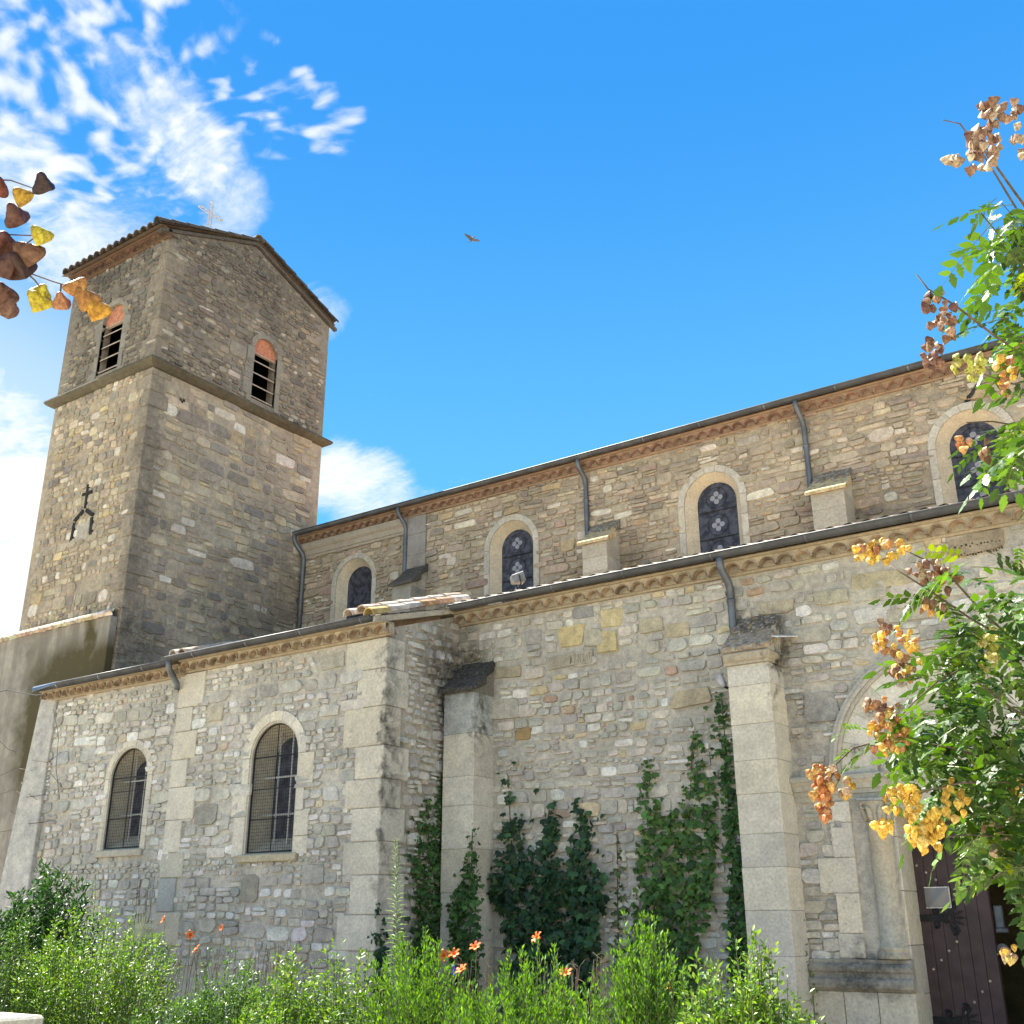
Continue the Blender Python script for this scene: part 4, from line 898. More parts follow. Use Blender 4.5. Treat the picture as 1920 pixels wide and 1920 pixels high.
for s, rot in ((1, ts), (-1, -ts)):               # verge tiles along the gable
    for j in range(7):
        t0 = j * .36; y = (TY - .36 + t0) if s > 0 else (TYR + .16 - t0); z = 14.80 + t0 * .375 if s > 0 else 14.93 + t0 * .375
        m4 = Matrix.Translation((TX + .03, y, z)) @ (Matrix.Rotation(ts, 4, 'X') if s > 0 else Matrix.Rotation(math.pi, 4, 'Z') @ Matrix.Rotation(ts, 4, 'X'))
        instance('roof_tile', tm, m4, tower, random.choice([(.055, .05, .045), (.07, .062, .052), (.045, .042, .038)]))
for j in range(8):
    instance('ridge_tile', tm, Matrix.Translation((TX + .12 - j * .42, 13.55, 15.80)) @ Matrix.Rotation(math.pi / 2, 4, 'Z') @ Matrix.Diagonal((1.25, 1, 1.1, 1)), tower, (.12, .10, .08))
mb = MB(); mb.prism([(TX + .06, TY - .26, 14.70), (TX + .06, 13.55, 15.76), (TX + .06, TYR + .2, 14.80), (TX + .06, TYR + .2, 14.74), (TX + .06, 13.55, 15.69), (TX + .06, TY - .26, 14.63)], Vector(), Vector((-.1, 0, 0)), (.10, .09, .075)); mb.build('verge_mortar', M_MORTAR, tower)
# black inlays, the shade of slits put into their colour: a cross above an arch round a plain stone
def slit_inlay(P, d=.03):
    mb = MB(); mb.prism([FTF.p(u, v, .0) for u, v in P], Vector(), FTF.N * d); mb.build('wall_slit_inlay', M_DARK, tower)
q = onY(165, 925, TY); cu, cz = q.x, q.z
slit_inlay([(cu - .03, cz - .32), (cu + .03, cz - .32), (cu + .03, cz + .18), (cu - .03, cz + .18)]); slit_inlay([(cu - .15, cz - .03), (cu + .15, cz - .03), (cu + .15, cz + .025), (cu - .15, cz + .025)], .033)
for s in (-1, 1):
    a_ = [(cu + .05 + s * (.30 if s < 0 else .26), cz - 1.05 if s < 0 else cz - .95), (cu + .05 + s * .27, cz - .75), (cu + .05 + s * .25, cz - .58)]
    slit_inlay([(cu + s * .27, cz - 1.02 if s < 0 else cz - .92), (cu + s * .35, cz - 1.02 if s < 0 else cz - .92), (cu + s * .31, cz - .56), (cu + s * .235, cz - .56)])
    slit_inlay([(cu + s * .26, cz - .54), (cu + s * .33, cz - .50), (cu + s * .06, cz - .33), (cu + s * .03, cz - .40)])
mb = MB(); fbox(mb, FTF, cu - .20, cu + .22, cz - .98, cz - .60, -.01, .022, .01, (.36, .34, .29)); mb.build('stone', M_STONE, twall)
for (u, v) in ((12.03, 11.24), (12.11, 11.25), (12.07, 11.21)): mb = MB(); fbox(mb, FTR, u - .025, u + .025, v - .025, v + .02, -.01, .024, .004); mb.build('putlog_hole_inlay', M_DARK, tower)  # raised black blocks, their colour stands for the shade in small holes
# wrought iron cross on the ridge
cr = thing('iron_cross', 'openwork wrought iron cross on the bell tower roof', 'cross', (-18.05, 13.55, 15.84)); mb = MB(); X0 = -18.05
for s in (-.045, .045):
    mb.tube([(X0, 13.55 + s, 15.8), (X0, 13.55 + s, 17.56)], .014, 6)
mb.build('upright', M_BARS, cr); mb = MB()
for s in (-.04, .04): mb.tube([(X0, 13.24, 17.28 + s), (X0, 13.86, 17.28 + s)], .014, 6)
mb.build('arm', M_BARS, cr); mb = MB()
for k in range(15): mb.tube([(X0, 13.505, 15.95 + k * .112), (X0, 13.595, 15.95 + k * .112)], .011, 5)
for k in range(6): mb.tube([(X0, 13.27 + k * .112, 17.24), (X0, 13.27 + k * .112, 17.32)], .011, 5)
mb.build('lattice', M_BARS, cr); mb = MB()
for y, z in ((13.22, 17.28), (13.88, 17.28), (13.55, 17.6)): mb.lathe((X0, y, z), [(0, -.035), (.03, -.015), (.035, 0), (.03, .015), (0, .035)], 8)
mb.build('finial', M_BARS, cr)

# ============================ stucco building by the tower foot
mb = MB(); ys = 11.15; mb.box(-32, -16.36, ys, 11.30, 0, 6.66, .01); mb.add([(-32, 11.3, 6.66), (TXL - .02, 11.3, 6.66), (TXL - .02, 16, 8), (-32, 16, 8)], [(0, 1, 2, 3)]); mb.build('wall', M_STUCCO, stucco)
ct = tile_shell(.085, .07, .46, .016)
for j in range(34):
    x = -16.36 - j * .40
    for dy, dz in ((-.07, 0), (.09, .075)):
        if dz and j > 6: continue
        m4 = Matrix.Translation((x, ys + .02 + dy, 6.66 + dz)) @ Matrix.Rotation(math.pi / 2, 4, 'Z') @ Matrix.Rotation(.04, 4, 'X')
        instance('coping_tile', ct, m4, stucco, tuple(v * rnd(.9, 1.1) for v in random.choice([(.45, .40, .33), (.42, .36, .28), (.48, .44, .38)])))
# ------------------------------------------------------------------ plants
def inpoly(x, y, P):
    r = False; j = len(P) - 1
    for i in range(len(P)):
        if (P[i][1] > y) != (P[j][1] > y) and x < (P[j][0] - P[i][0]) * (y - P[i][1]) / (P[j][1] - P[i][1]) + P[i][0]: r = not r
        j = i
    return r
def frames(n, nx, ny, nz):
    """n orthonormal frames with given normals (arrays) and a random spin"""
    N = np.stack([nx, ny, nz], 1); N /= np.linalg.norm(N, axis=1)[:, None]
    T = RNG.normal(size=(n, 3)); T -= N * (T * N).sum(1)[:, None]; T /= np.linalg.norm(T, axis=1)[:, None]
    return T, np.cross(N, T), N
IVYLEAF = np.array([(0, 0, 0), (.28, -.42, -.04), (.10, -.5, -.06), (.5, -.55, -.1), (.62, -.22, -.02), (1.05, 0, -.14), (.62, .22, -.02), (.5, .55, -.1), (.10, .5, -.06), (.28, .42, -.04), (.38, 0, .05)])
IVYF = [(10, 0, 2), (10, 2, 3), (10, 3, 4), (10, 4, 5), (10, 5, 6), (10, 6, 7), (10, 7, 8), (10, 8, 0)]
def ivy(name, label, group, poly, plane, n, size, cols, off=(.03, .16), holes=True, stems=()):
    """climbing plant whose leaves cover the outlined part of a wall plane ('Y', y) or ('X', x)"""
    xs = [p[0] for p in poly]; ys = [p[1] for p in poly]; pts = []
    while len(pts) < n:
        x, y = rnd(min(xs), max(xs)), rnd(min(ys), max(ys))
        if not inpoly(x, y, poly): continue
        low = (y - min(ys)) / (max(ys) - min(ys))
        if holes and vnoise(x * .045, y * .04, n * .37) + .5 * vnoise(x * .11, y * .10, n) < -.25 and random.random() < .9 - .5 * low: continue
        g_ = 16 if random.random() < .12 else 4; pts.append((x + random.gauss(0, g_), y + random.gauss(0, g_)))
    f = (lambda x, y, o: onY(x, y, plane[1] - o)) if plane[0] == 'Y' else (lambda x, y, o: onX(x, y, plane[1] + o))
    y0, y1 = min(ys), max(ys)
    C = np.array([tuple(f(x, y, off[0] + (off[1] - off[0]) * random.random() * (.25 + .75 * (y - y0) / (y1 - y0)))) for x, y in pts])
    k = len(C); out = np.array((0, -1, .45)) if plane[0] == 'Y' else np.array((1, -.1, .45))
    nn = out[None] + RNG.normal(0, .55, (k, 3)); T, B, N = frames(k, nn[:, 0], nn[:, 1], nn[:, 2])
    dn = np.tile(np.array((0, 0, -1.)), (k, 1)) + RNG.normal(0, .55, (k, 3)); dn -= N * (dn * N).sum(1)[:, None]; dn /= np.linalg.norm(dn, axis=1)[:, None]
    B = np.cross(N, dn); s = size * RNG.uniform(.45, 1.3, k) * np.interp([p[1] for p in pts], [y0, y0 + .35 * (y1 - y0)], [.6, 1.])
    V = C[:, None] + s[:, None, None] * (dn[:, None] * IVYLEAF[None, :, 0:1] + B[:, None] * IVYLEAF[None, :, 1:2] + N[:, None] * IVYLEAF[None, :, 2:3])
    ci = RNG.integers(0, len(cols), k); CC = np.array(cols)[ci] * RNG.uniform(.55, 1.45, (k, 1))
    base = f((xs[0] + xs[-1]) / 2, y1, .1); t = thing(name, label, 'creeper', (base.x, base.y, 0), group)
    o = link('foliage', leafmesh('foliage', V, IVYF, CC), M_IVY, t); o['kind'] = 'stuff'
    for st in stems:
        mb = MB(); pp = [f(x, y, .02) for x, y in st]; pp = [Vector((pp[0].x, pp[0].y, 0))] + pp
        mb.tube(pp, [.012] + [.010 - .007 * i / len(st) for i in range(len(st))], 5, (.12, .08, .05)); mb.build('stem', M_STEM, t)
    return t
GA = [(.045, .115, .022), (.036, .092, .02), (.065, .145, .028), (.028, .072, .018)]
GD = [(.020, .062, .026), (.026, .075, .026), (.016, .046, .022), (.038, .095, .03)]
GM = [(.06, .145, .026), (.05, .12, .022), (.085, .18, .035), (.035, .09, .02), (.10, .16, .04)]
GL = [(.07, .11, .03), (.09, .11, .04), (.05, .09, .025)]
GRP = 'creepers climbing the church wall'
ivy('wall_creeper', 'small dark creeper at the foot of the chapel corner', GRP, [(699, 1900), (702, 1700), (712, 1688), (722, 1740), (730, 1900)], ('X', XC), 150, .07, GD, (.05, .1), stems=[[(712, 1850), (712, 1700)]])
ivy('wall_creeper', 'tall narrow creeper with two tips in the corner beside the chapel', GRP, [(775, 1900), (777, 1620), (788, 1540), (800, 1495), (807, 1500), (811, 1570), (819, 1470), (828, 1430), (835, 1470), (840, 1600), (842, 1900)], ('X', XC), 1500, .07, GA, (.03, .12), False, stems=[[(805, 1800), (803, 1520)], [(828, 1800), (828, 1450)]])
ivy('wall_creeper', 'creeper tapering to one point on the stone buttress in the corner', GRP, [(842, 1900), (844, 1690), (856, 1665), (868, 1640), (876, 1600), (886, 1538), (893, 1590), (898, 1660), (897, 1900)], ('Y', 11.54), 760, .07, GA, (.03, .14), False, stems=[[(880, 1800), (886, 1560)]])
ivy('wall_creeper', 'broad dark large leaved creeper with three upright tips', GRP, [(950, 1900), (945, 1710), (920, 1690), (903, 1665), (903, 1635), (930, 1600), (943, 1560), (944, 1470), (952, 1440), (960, 1500), (976, 1530), (985, 1590), (1000, 1605), (1020, 1570), (1015, 1530), (1030, 1495), (1047, 1530), (1052, 1605), (1062, 1615), (1075, 1560), (1080, 1500), (1092, 1485), (1105, 1550), (1112, 1615), (1128, 1640), (1138, 1685), (1120, 1725), (1108, 1900)], ('Y', YA), 1750, .10, GD, (.04, .24), stems=[[(1000, 1800), (960, 1600), (952, 1450)], [(1040, 1800), (1085, 1620), (1092, 1500)], [(1010, 1800), (1030, 1510)]])
ivy('wall_creeper', 'thin pale sparse creeper between the two broad ones', GRP, [(1146, 1900), (1150, 1610), (1154, 1545), (1162, 1550), (1172, 1620), (1184, 1900)], ('Y', YA), 150, .06, GL, (.02, .06), stems=[[(1160, 1850), (1157, 1560)]])
ivy('wall_creeper', 'broad mid green creeper with its highest tip left of the tall buttress', GRP, [(1178, 1900), (1192, 1660), (1198, 1520), (1211, 1415), (1222, 1420), (1235, 1505), (1252, 1525), (1274, 1515), (1289, 1440), (1300, 1345), (1309, 1360), (1320, 1440), (1337, 1470), (1346, 1560), (1337, 1660), (1312, 1770), (1300, 1900)], ('Y', YA), 1500, .085, GM, (.03, .16), stems=[[(1230, 1800), (1217, 1430)], [(1280, 1800), (1300, 1370)]])
ivy('wall_creeper', 'slim creeper running up the left edge of the tall buttress', GRP, [(1340, 1285), (1352, 1300), (1362, 1330), (1372, 1420), (1386, 1560), (1396, 1700), (1406, 1900), (1374, 1900), (1364, 1620), (1350, 1440)], ('Y', YA), 800, .07, GA, (.03, .12), stems=[[(1385, 1800), (1355, 1320)]])
ivy('wall_creeper', 'wispy pale climber at the right foot of the tall buttress', GRP, [(1492, 1900), (1492, 1760), (1498, 1700), (1506, 1740), (1522, 1800), (1535, 1900)], ('Y', YA - .05), 110, .035, [(.16, .2, .07), (.12, .17, .05)], (.02, .1), stems=[[(1510, 1850), (1498, 1700)]])

SLEAF = np.array([(0, 0, 0), (.5, -.5, .06), (1, 0, -.05), (.5, .5, .06), (.5, 0, -.04)]); SLF = [(0, 1, 4), (1, 2, 4), (2, 3, 4), (3, 0, 4)]
def shrub(name, label, x, ytop, hw, Y, kind, group='shrubs in the planting bed', n=70, per=60):
    per = int(per * 1.5)
    c = onY(x, 1850, Y); dep = proj(c)[2]; H = onY(x, ytop, Y).z * 1.05; R = hw * dep / FPX
    t = thing(name, label, 'shrub', (c.x, c.y, 0), group)
    cols, ll, lw, spread, dense = {'bright': ([(.085, .175, .024), (.11, .21, .028), (.06, .13, .022), (.15, .225, .045)], .036, .011, .55, 1.), 'spiky': ([(.08, .185, .02), (.11, .23, .024), (.055, .13, .018)], .034, .008, .28, 1.), 'mid': ([(.06, .13, .028), (.085, .16, .03), (.045, .10, .022)], .036, .010, .5, 1.),
                                   'dark': ([(.022, .065, .014), (.03, .085, .018), (.018, .05, .012)], .085, .022, .6, 1.)}[kind]
    Vs, Cs = [], []; mb = MB()
    for i in range(n):
        a = rnd(0, 2 * math.pi); rr = math.sqrt(random.random()); b = Vector((c.x + rr * R * .45 * math.cos(a), c.y + rr * R * .45 * math.sin(a), 0))
        h = H * (1 - .30 * rr ** 2) * rnd(.72, 1.02) if kind != 'spiky' else H * rnd(.7, 1.03) * (1 - .2 * rr ** 2)
        tip = Vector((c.x + rr * R * 1.05 * math.cos(a) + rnd(-.05, .05), c.y + rr * R * .9 * math.sin(a) + rnd(-.05, .05), h))
        mid = b.lerp(tip, .5) + Vector((0, 0, .06)); pts = [b * (1 - s) ** 2 + mid * 2 * s * (1 - s) + tip * s * s for s in [k / 7 for k in range(8)]]
        mb.tube(pts, [.007 - .0055 * k / 7 for k in range(8)], 4, (.10, .11, .05), cap=False)
        tang = (tip - mid).normalized()
        s = RNG.uniform(.30, 1.0, per) ** .75; S = s[:, None]
        Pp = np.array(b) * (1 - S) ** 2 + np.array(mid) * 2 * S * (1 - S) + np.array(tip) * S * S
        side = RNG.normal(size=(per, 3)); side /= np.linalg.norm(side, axis=1)[:, None]
        tw = RNG.uniform(0, 1, (per, 1)) ** 1.5 * (1 - S * .8) * (.28 if kind != 'spiky' else .14); Pp = Pp + side * tw * np.array((1, 1, .5))
        D = side * (1. if kind != 'spiky' else .65) + np.array(tang)[None] * (.8 if kind != 'spiky' else 1.2); D /= np.linalg.norm(D, axis=1)[:, None]
        Nn = RNG.normal(0, .5, (per, 3)) + np.array((0, 0, 1.)); Nn -= D * (Nn * D).sum(1)[:, None]; Nn /= np.linalg.norm(Nn, axis=1)[:, None]
        Bb = np.cross(Nn, D); sc = RNG.uniform(.6, 1.2, per)
        Vs.append(Pp[:, None] + (D[:, None] * SLEAF[None, :, 0:1] * ll + Bb[:, None] * SLEAF[None, :, 1:2] * lw * 1.6 + Nn[:, None] * SLEAF[None, :, 2:3] * ll) * sc[:, None, None])
        Cs.append(np.array(cols)[RNG.integers(0, len(cols), per)] * RNG.uniform(.8, 1.55, (per, 1)))
    o = link('foliage', leafmesh('foliage', np.concatenate(Vs), SLF, np.concatenate(Cs)), M_LEAF, t); o['kind'] = 'stuff'
    o = mb.build('stems', M_STEM, t); o['kind'] = 'stuff'
    return t
shrub('shrub', 'dark shaded evergreen shrub at the far left by the stucco wall', 75, 1632, 105, 9.0, 'dark', n=80, per=75)
shrub('shrub', 'big rounded light green shrub at the left below the small chapel window', 175, 1700, 158, 6.5, 'bright', n=160, per=75)
shrub('shrub', 'shrub at the left edge of the picture, duller green', 20, 1720, 70, 6.1, 'mid', n=60)
shrub('shrub', 'low loose shrub below the right chapel window', 420, 1785, 110, 6.3, 'mid', n=120)
shrub('shrub', 'low shrub just left of the chapel corner', 540, 1800, 95, 6.0, 'bright', n=100)
shrub('shrub', 'light green shrub below the chapel corner stones', 650, 1785, 95, 6.05, 'bright', n=80)
shrub('shrub', 'upright spiky shrub beneath the tall weed stalk', 778, 1752, 90, 6.0, 'spiky', n=110)
shrub('shrub', 'low spiky shrub under the cluster of orange lilies', 880, 1850, 60, 5.7, 'spiky', n=60)
shrub('shrub', 'bright spiky shrub before the broad dark creeper', 1000, 1792, 115, 5.8, 'spiky', n=140)
shrub('shrub', 'small spiky shrub in the gap right of the dark creeper', 1125, 1835, 55, 5.6, 'spiky', n=60)
shrub('shrub', 'tall spiky shrub before the mid green creeper', 1215, 1735, 80, 5.75, 'spiky', n=110)
shrub('shrub', 'low bushy shrub left of the last one by the portal', 1315, 1820, 60, 5.5, 'bright', n=60)
shrub('shrub', 'bushy shrub at the right end of the bed before the buttress', 1415, 1778, 128, 5.5, 'bright', n=170)
shrub('shrub', 'low filler shrub between the two left shrubs at the frame foot', 310, 1850, 70, 5.6, 'mid', n=50)

# tall weeds with narrow leaves
def weed(label, x, ytop, Y, nl=70, col=(.14, .22, .09), wpx=22, kind='weed', ll=.11):
    b = onY(x + 10, 1850, Y); b.z = 0; tp = onY(x, ytop, Y); dep = proj(tp)[2]
    t = thing('tall_weed', label, 'weed', tuple(b), 'tall weeds against the wall'); mb = MB()
    pts = [b.lerp(tp, k / 8) + Vector((rnd(-.01, .01), rnd(-.01, .01), 0)) for k in range(9)]; mb.tube(pts, [.009 - .0007 * k for k in range(9)], 5, (.16, .2, .09)); mb.build('stem', M_STEM, t)
    s = np.linspace(.35, 1, nl); P = np.array(b)[None] * (1 - s[:, None]) + np.array(tp)[None] * s[:, None]
    a = np.arange(nl) * 2.4; up = np.interp(s, [.35, 1], [-.1, 1.3]); D = np.stack([np.cos(a), np.sin(a), up], 1); D /= np.linalg.norm(D, axis=1)[:, None]
    N = np.tile((0, 0, 1.), (nl, 1)) - D * D[:, 2:3]; N /= np.linalg.norm(N, axis=1)[:, None] + 1e-6; B = np.cross(N, D); L = ll * np.interp(s, [.35, .7, 1], [1., 1., .45])
    V = P[:, None] + L[:, None, None] * (D[:, None] * SLEAF[None, :, 0:1] + B[:, None] * SLEAF[None, :, 1:2] * .13 + N[:, None] * (SLEAF[None, :, 2:3] - .35 * SLEAF[None, :, 0:1] ** 2))
    o = link('leaves', leafmesh('leaves', V, SLF, np.array(col)[None] * RNG.uniform(.8, 1.3, (nl, 1))), M_LEAF, t); o['kind'] = 'stuff'
weed('tall feathery weed stalk before the chapel corner', 742, 1575, 8.2, 120)
weed('shorter weed stalk standing above the big left shrub', 178, 1640, 7.6, 80, wpx=14, ll=.09)
# fan palm leaf and dead stalks behind the left shrub
def fan(label, x, y, Y):
    b = onY(x, y + 60, Y); c = onY(x, y, Y); g = Vector((b.x, b.y, 0)); t = thing('palm_seedling', label, 'palm', tuple(g)); mb = MB(); mb.tube([g, c], .009, 5, (.2, .25, .12)); mb.build('stem', M_STEM, t); 
    for k in range(13):
        an = math.radians(-70 + k * 11.5); d = Vector((math.sin(an) * .8, -.12, math.cos(an))).normalized(); L = .36 * rnd(.85, 1.1); w_ = Vector((math.cos(an), 0, -math.sin(an))) * .011
        mb = MB(); mb.add([c, c + d * L * .5 + w_, c + d * L + Vector((0, 0, -.03)), c + d * L * .5 - w_, c + d * L * .5 + Vector((0, -.006, 0))], SLF, (.20, .24, .15)); mb.build('leaflet', M_LEAF, t)
fan('grey green palm fan behind the big left shrub', 262, 1765, 7.8)
def stalks(label, x0, x1, y0, Y, n, col, cat='dry stalks', name='dry_stalks', base=1870, curl=.11):
    g = onY((x0 + x1) / 2, base, Y); t = thing(name, label, cat, (g.x, g.y, 0))
    mb = MB()
    for i in range(n):
        x = rnd(x0, x1); b = onY(x + rnd(-40, 40), base, Y + rnd(-.2, .2)); b.z = 0; tp = onY(x, y0 + rnd(0, 60), Y + rnd(-.2, .2)); m = b.lerp(tp, .6) + Vector((rnd(-curl, curl), rnd(-curl, curl), 0))
        mb.tube([b, m, tp, tp + Vector((rnd(-.07, .07), rnd(-.03, .03), rnd(-.04, .05)))], [.0035, .003, .0022, .0015], 4, tuple(v * rnd(.7, 1.2) for v in col))
    o = mb.build('stalks', M_STEM, t); o['kind'] = 'stuff'
stalks('brown dried flower stalks against the wall below the right chapel window', 330, 560, 1760, 7.6, 60, (.15, .11, .07))
stalks('dried curling lily stalks round the orange lily cluster', 815, 930, 1790, 7.0, 40, (.18, .14, .08))
stalks('dried lily stalks right of the dark creeper', 985, 1160, 1790, 7.0, 45, (.2, .16, .1))
stalks('two dark dead stems against the wall left of the chapel pilaster', 258, 292, 1625, 9.8, 7, (.045, .035, .03), 'dead stems', 'dead_stems', 1800, .02)

# orange daylilies
M_PETAL = flat('orange_petal', (.75, .16, .02), .6, 0, 30., .2, 0)
def lily(label, x, y, Y, col=M_PETAL, size=.055, lean=.5, name='daylily', cat='flower', group='orange daylilies in the bed'):
    c = onY(x, y, Y); g = Vector((c.x + rnd(-.15, .15), c.y + rnd(-.1, .1), 0)); t = thing(name, label, cat, tuple(g), group)
    mb = MB(); mb.tube([g, g.lerp(c, .6) + Vector((rnd(-.03, .03), 0, 0)), c], [.005, .004, .003], 5, (.14, .17, .06)); mb.build('stem', M_STEM, t)
    ax = Vector((rnd(-.7, .7), -.6, rnd(.1, .7))).normalized(); a = ax.orthogonal().normalized(); b = ax.cross(a)
    for k in range(6):
        th = k * math.pi / 3 + rnd(-.1, .1); r = a * math.cos(th) + b * math.sin(th); w_ = ax.cross(r) * size * .24
        mb = MB(); P0 = c; P1 = c + ax * size * .55 + r * size * .35; P2 = c + ax * size * .8 + r * size * .95; P3 = c + ax * size * .62 + r * size * 1.25
        mb.add([P0, P1 + w_ * .9, P1 - w_ * .9, P2 + w_, P2 - w_, P3], [(0, 2, 1), (1, 2, 4, 3), (3, 4, 5)]); mb.build('petal', col, t)
for lb, x, y, Y in (('orange lily at the foot of the chapel pilaster', 310, 1726, 7.6), ('orange lily with open petals right of the chapel pilaster foot', 358, 1754, 7.4), ('red orange lily lowest of the three by the pilaster', 371, 1783, 7.2), ('small faded orange lily among the brown stalks', 418, 1740, 7.5),
                    ('leftmost lily of the cluster under the corner buttress', 834, 1793, 6.9), ('second lily of the cluster, touching the leftmost', 853, 1792, 6.9), ('highest lily of the cluster under the corner buttress', 893, 1779, 7.), ('lowest lily of the cluster, above the low spiky shrub', 868, 1822, 6.7),
                    ('single high orange lily before the broad dark creeper', 1010, 1761, 7.), ('orange lily low before the right side of the dark creeper', 1062, 1828, 6.7), ('tiny orange lily beside the tall spiky shrub', 1258, 1853, 6.3)): lily(lb, x, y, Y, size=.042 if 'tiny' not in lb and 'small' not in lb else .03)
lily('violet blue blossom among the orange lily cluster', 850, 1822, 6.8, flat('violet_petal', (.16, .14, .55), .6, 0, 30., .2, 0), .035, name='iris', group='violet flower')

# ------------------------------------------------------------------ golden rain trees
def leaflet_outline():
    return [(0, 0), (.18, .20), (.30, .17), (.42, .27), (.58, .19), (.72, .16), (1, 0), (.72, -.16), (.58, -.19), (.42, -.27), (.30, -.17), (.18, -.20)]
def compound_leaf(seed):
    R = random.Random(seed); mb = MB(); L = .27; n = 5; pts = []
    for k in range(9):
        s = k / 8; pts.append(Vector((L * s, 0, -.07 * s * s)))
    mb.tube(pts, [.0022 - .0015 * k / 8 for k in range(9)], 3, (.13, .15, .04), cap=False)
    def lf(p, d, up, ln):
        b = up.cross(d).normalized(); O = leaflet_outline(); c = (R.uniform(.8, 1.15)); col = tuple(v * c for v in R.choice([(.050, .115, .016), (.065, .14, .018), (.036, .085, .014)]))
        V = [p + d * (x * ln) + b * (y * ln) + up * (.05 * ln * (1 - abs(y) * 6) - .16 * ln * x * x + R.uniform(-.015, .015) * ln) for x, y in O]; mid = p + d * (.45 * ln) + up * (-.04 * ln)
        mb.add(V + [mid], [(i, (i + 1) % 12, 12) for i in range(12)], col)
    for k in range(n):
        s = .22 + .74 * k / n; p = Vector((L * s, 0, -.07 * s * s))
        for sg in (-1, 1):
            d = Vector((.55, sg * .8, R.uniform(-.35, .05))).normalized(); up = Vector((R.uniform(-.25, .25), R.uniform(-.35, .35), 1)); up = (up - d * up.dot(d)).normalized(); lf(p, d, up, R.uniform(.058, .08) * (1.1 - .25 * s))
    lf(pts[-1], Vector((1, 0, -.45)).normalized(), Vector((.4, 0, 1)).normalized(), .075)
    me = mb.mesh('compound_leaf'); me.materials.append(M_LEAF); return me
LEAVES = [compound_leaf(s) for s in range(6)]
def pod_mesh(seed, L=.046, Wd=.027, rows=(.08, .25, .45, .65, .84), m=9):
    R = random.Random(seed); mb = MB(); V = [(0, 0, 0)]; ex = R.uniform(.8, 1.1)
    for t in rows:
        r = Wd * .55 * math.sin(math.pi * min(1, t ** .62 * 1.02)) ** .9 * ex + .001
        for k in range(m):
            th = 2 * math.pi * k / m; q = 1 + .30 * math.cos(3 * th) + .10 * math.cos(6 * th) + R.uniform(-.05, .05) * 9 / m; V.append((r * q * math.cos(th), r * q * math.sin(th), -L * t))
    V.append((0, 0, -L)); f = [(0, 1 + (k + 1) % m, 1 + k) for k in range(m)]
    for j in range(len(rows) - 1): f += [(1 + j * m + k, 1 + j * m + (k + 1) % m, 1 + (j + 1) * m + (k + 1) % m, 1 + (j + 1) * m + k) for k in range(m)]
    e = 1 + (len(rows) - 1) * m; f += [(e + k, e + (k + 1) % m, len(V) - 1) for k in range(m)]
    mb.add(V, f); me = mb.mesh('seed_pod'); me.materials.append(M_POD)
    for q in me.polygons: q.use_smooth = m > 12 or R.random() < .7
    return me
PODS = [pod_mesh(s) for s in range(5)]
BIGPODS = [pod_mesh(s + 20, .048, .036, (.03, .08, .16, .26, .38, .5, .62, .74, .85, .94), 24) for s in range(5)]
def rot_to(d, spin): return d.to_track_quat('X', 'Z').to_matrix().to_4x4() @ Matrix.Rotation(spin, 4, 'X')
tree = thing('golden_rain_tree', 'green tree with yellow and brown papery pods before the portal', 'tree', (-.20, 5.70, 0))
tb = Vector((-.20, 5.70, 0)); mb = MB()
trunk_pts = [tb, tb + Vector((.02, 0, .8)), tb + Vector((.0, .04, 1.7)), tb + Vector((-.05, .05, 2.6)), tb + Vector((-.02, .06, 3.5)), tb + Vector((.05, .05, 4.4)), tb + Vector((.04, .0, 5.2))]
mb.tube(trunk_pts, [.13, .115, .105, .09, .075, .055, .03], 10); mb.build('trunk', M_BARK, tree, True)
LIMBS = [([(1985, 560), (1920, 385), (1870, 315), (1840, 262)], 3.9, .010), ([(1990, 760), (1900, 652), (1868, 632), (1790, 572), (1740, 542), (1719, 515)], 4.1, .009), ([(2000, 860), (1920, 800), (1860, 790), (1812, 792)], 4.3, .008),
         ([(2060, 1330), (1960, 1240), (1900, 1200), (1840, 1145), (1790, 1090), (1745, 1055), (1700, 1033)], 4.3, .011), ([(1900, 1205), (1820, 1160), (1750, 1112), (1700, 1080), (1668, 1060)], 4.25, .006), ([(2050, 1300), (1900, 1230), (1850, 1187), (1790, 1195), (1725, 1200)], 4.2, .007),
         ([(2060, 1420), (1900, 1330), (1800, 1255), (1755, 1280), (1715, 1315), (1682, 1350)], 4.25, .008), ([(2060, 1470), (1900, 1440), (1780, 1400), (1700, 1392), (1640, 1392), (1600, 1402), (1570, 1430), (1555, 1450)], 4.2, .009), ([(2060, 1520), (1890, 1466), (1800, 1468), (1740, 1482), (1690, 1500)], 4.0, .008),
         ([(2050, 1600), (1900, 1570), (1820, 1565), (1748, 1572)], 4.05, .006), ([(2050, 1680), (1930, 1620), (1870, 1640), (1830, 1680)], 4.15, .006), ([(2080, 1790), (1960, 1770), (1905, 1775), (1870, 1790)], 4.0, .004), ([(1905, 390), (1850, 300), (1800, 232), (1768, 225)], 3.9, .004), ([(1995, 650), (1930, 520), (1880, 450), (1840, 400)], 4.2, .007), ([(1990, 700), (1900, 720), (1840, 700), (1790, 690)], 4.1, .006)]
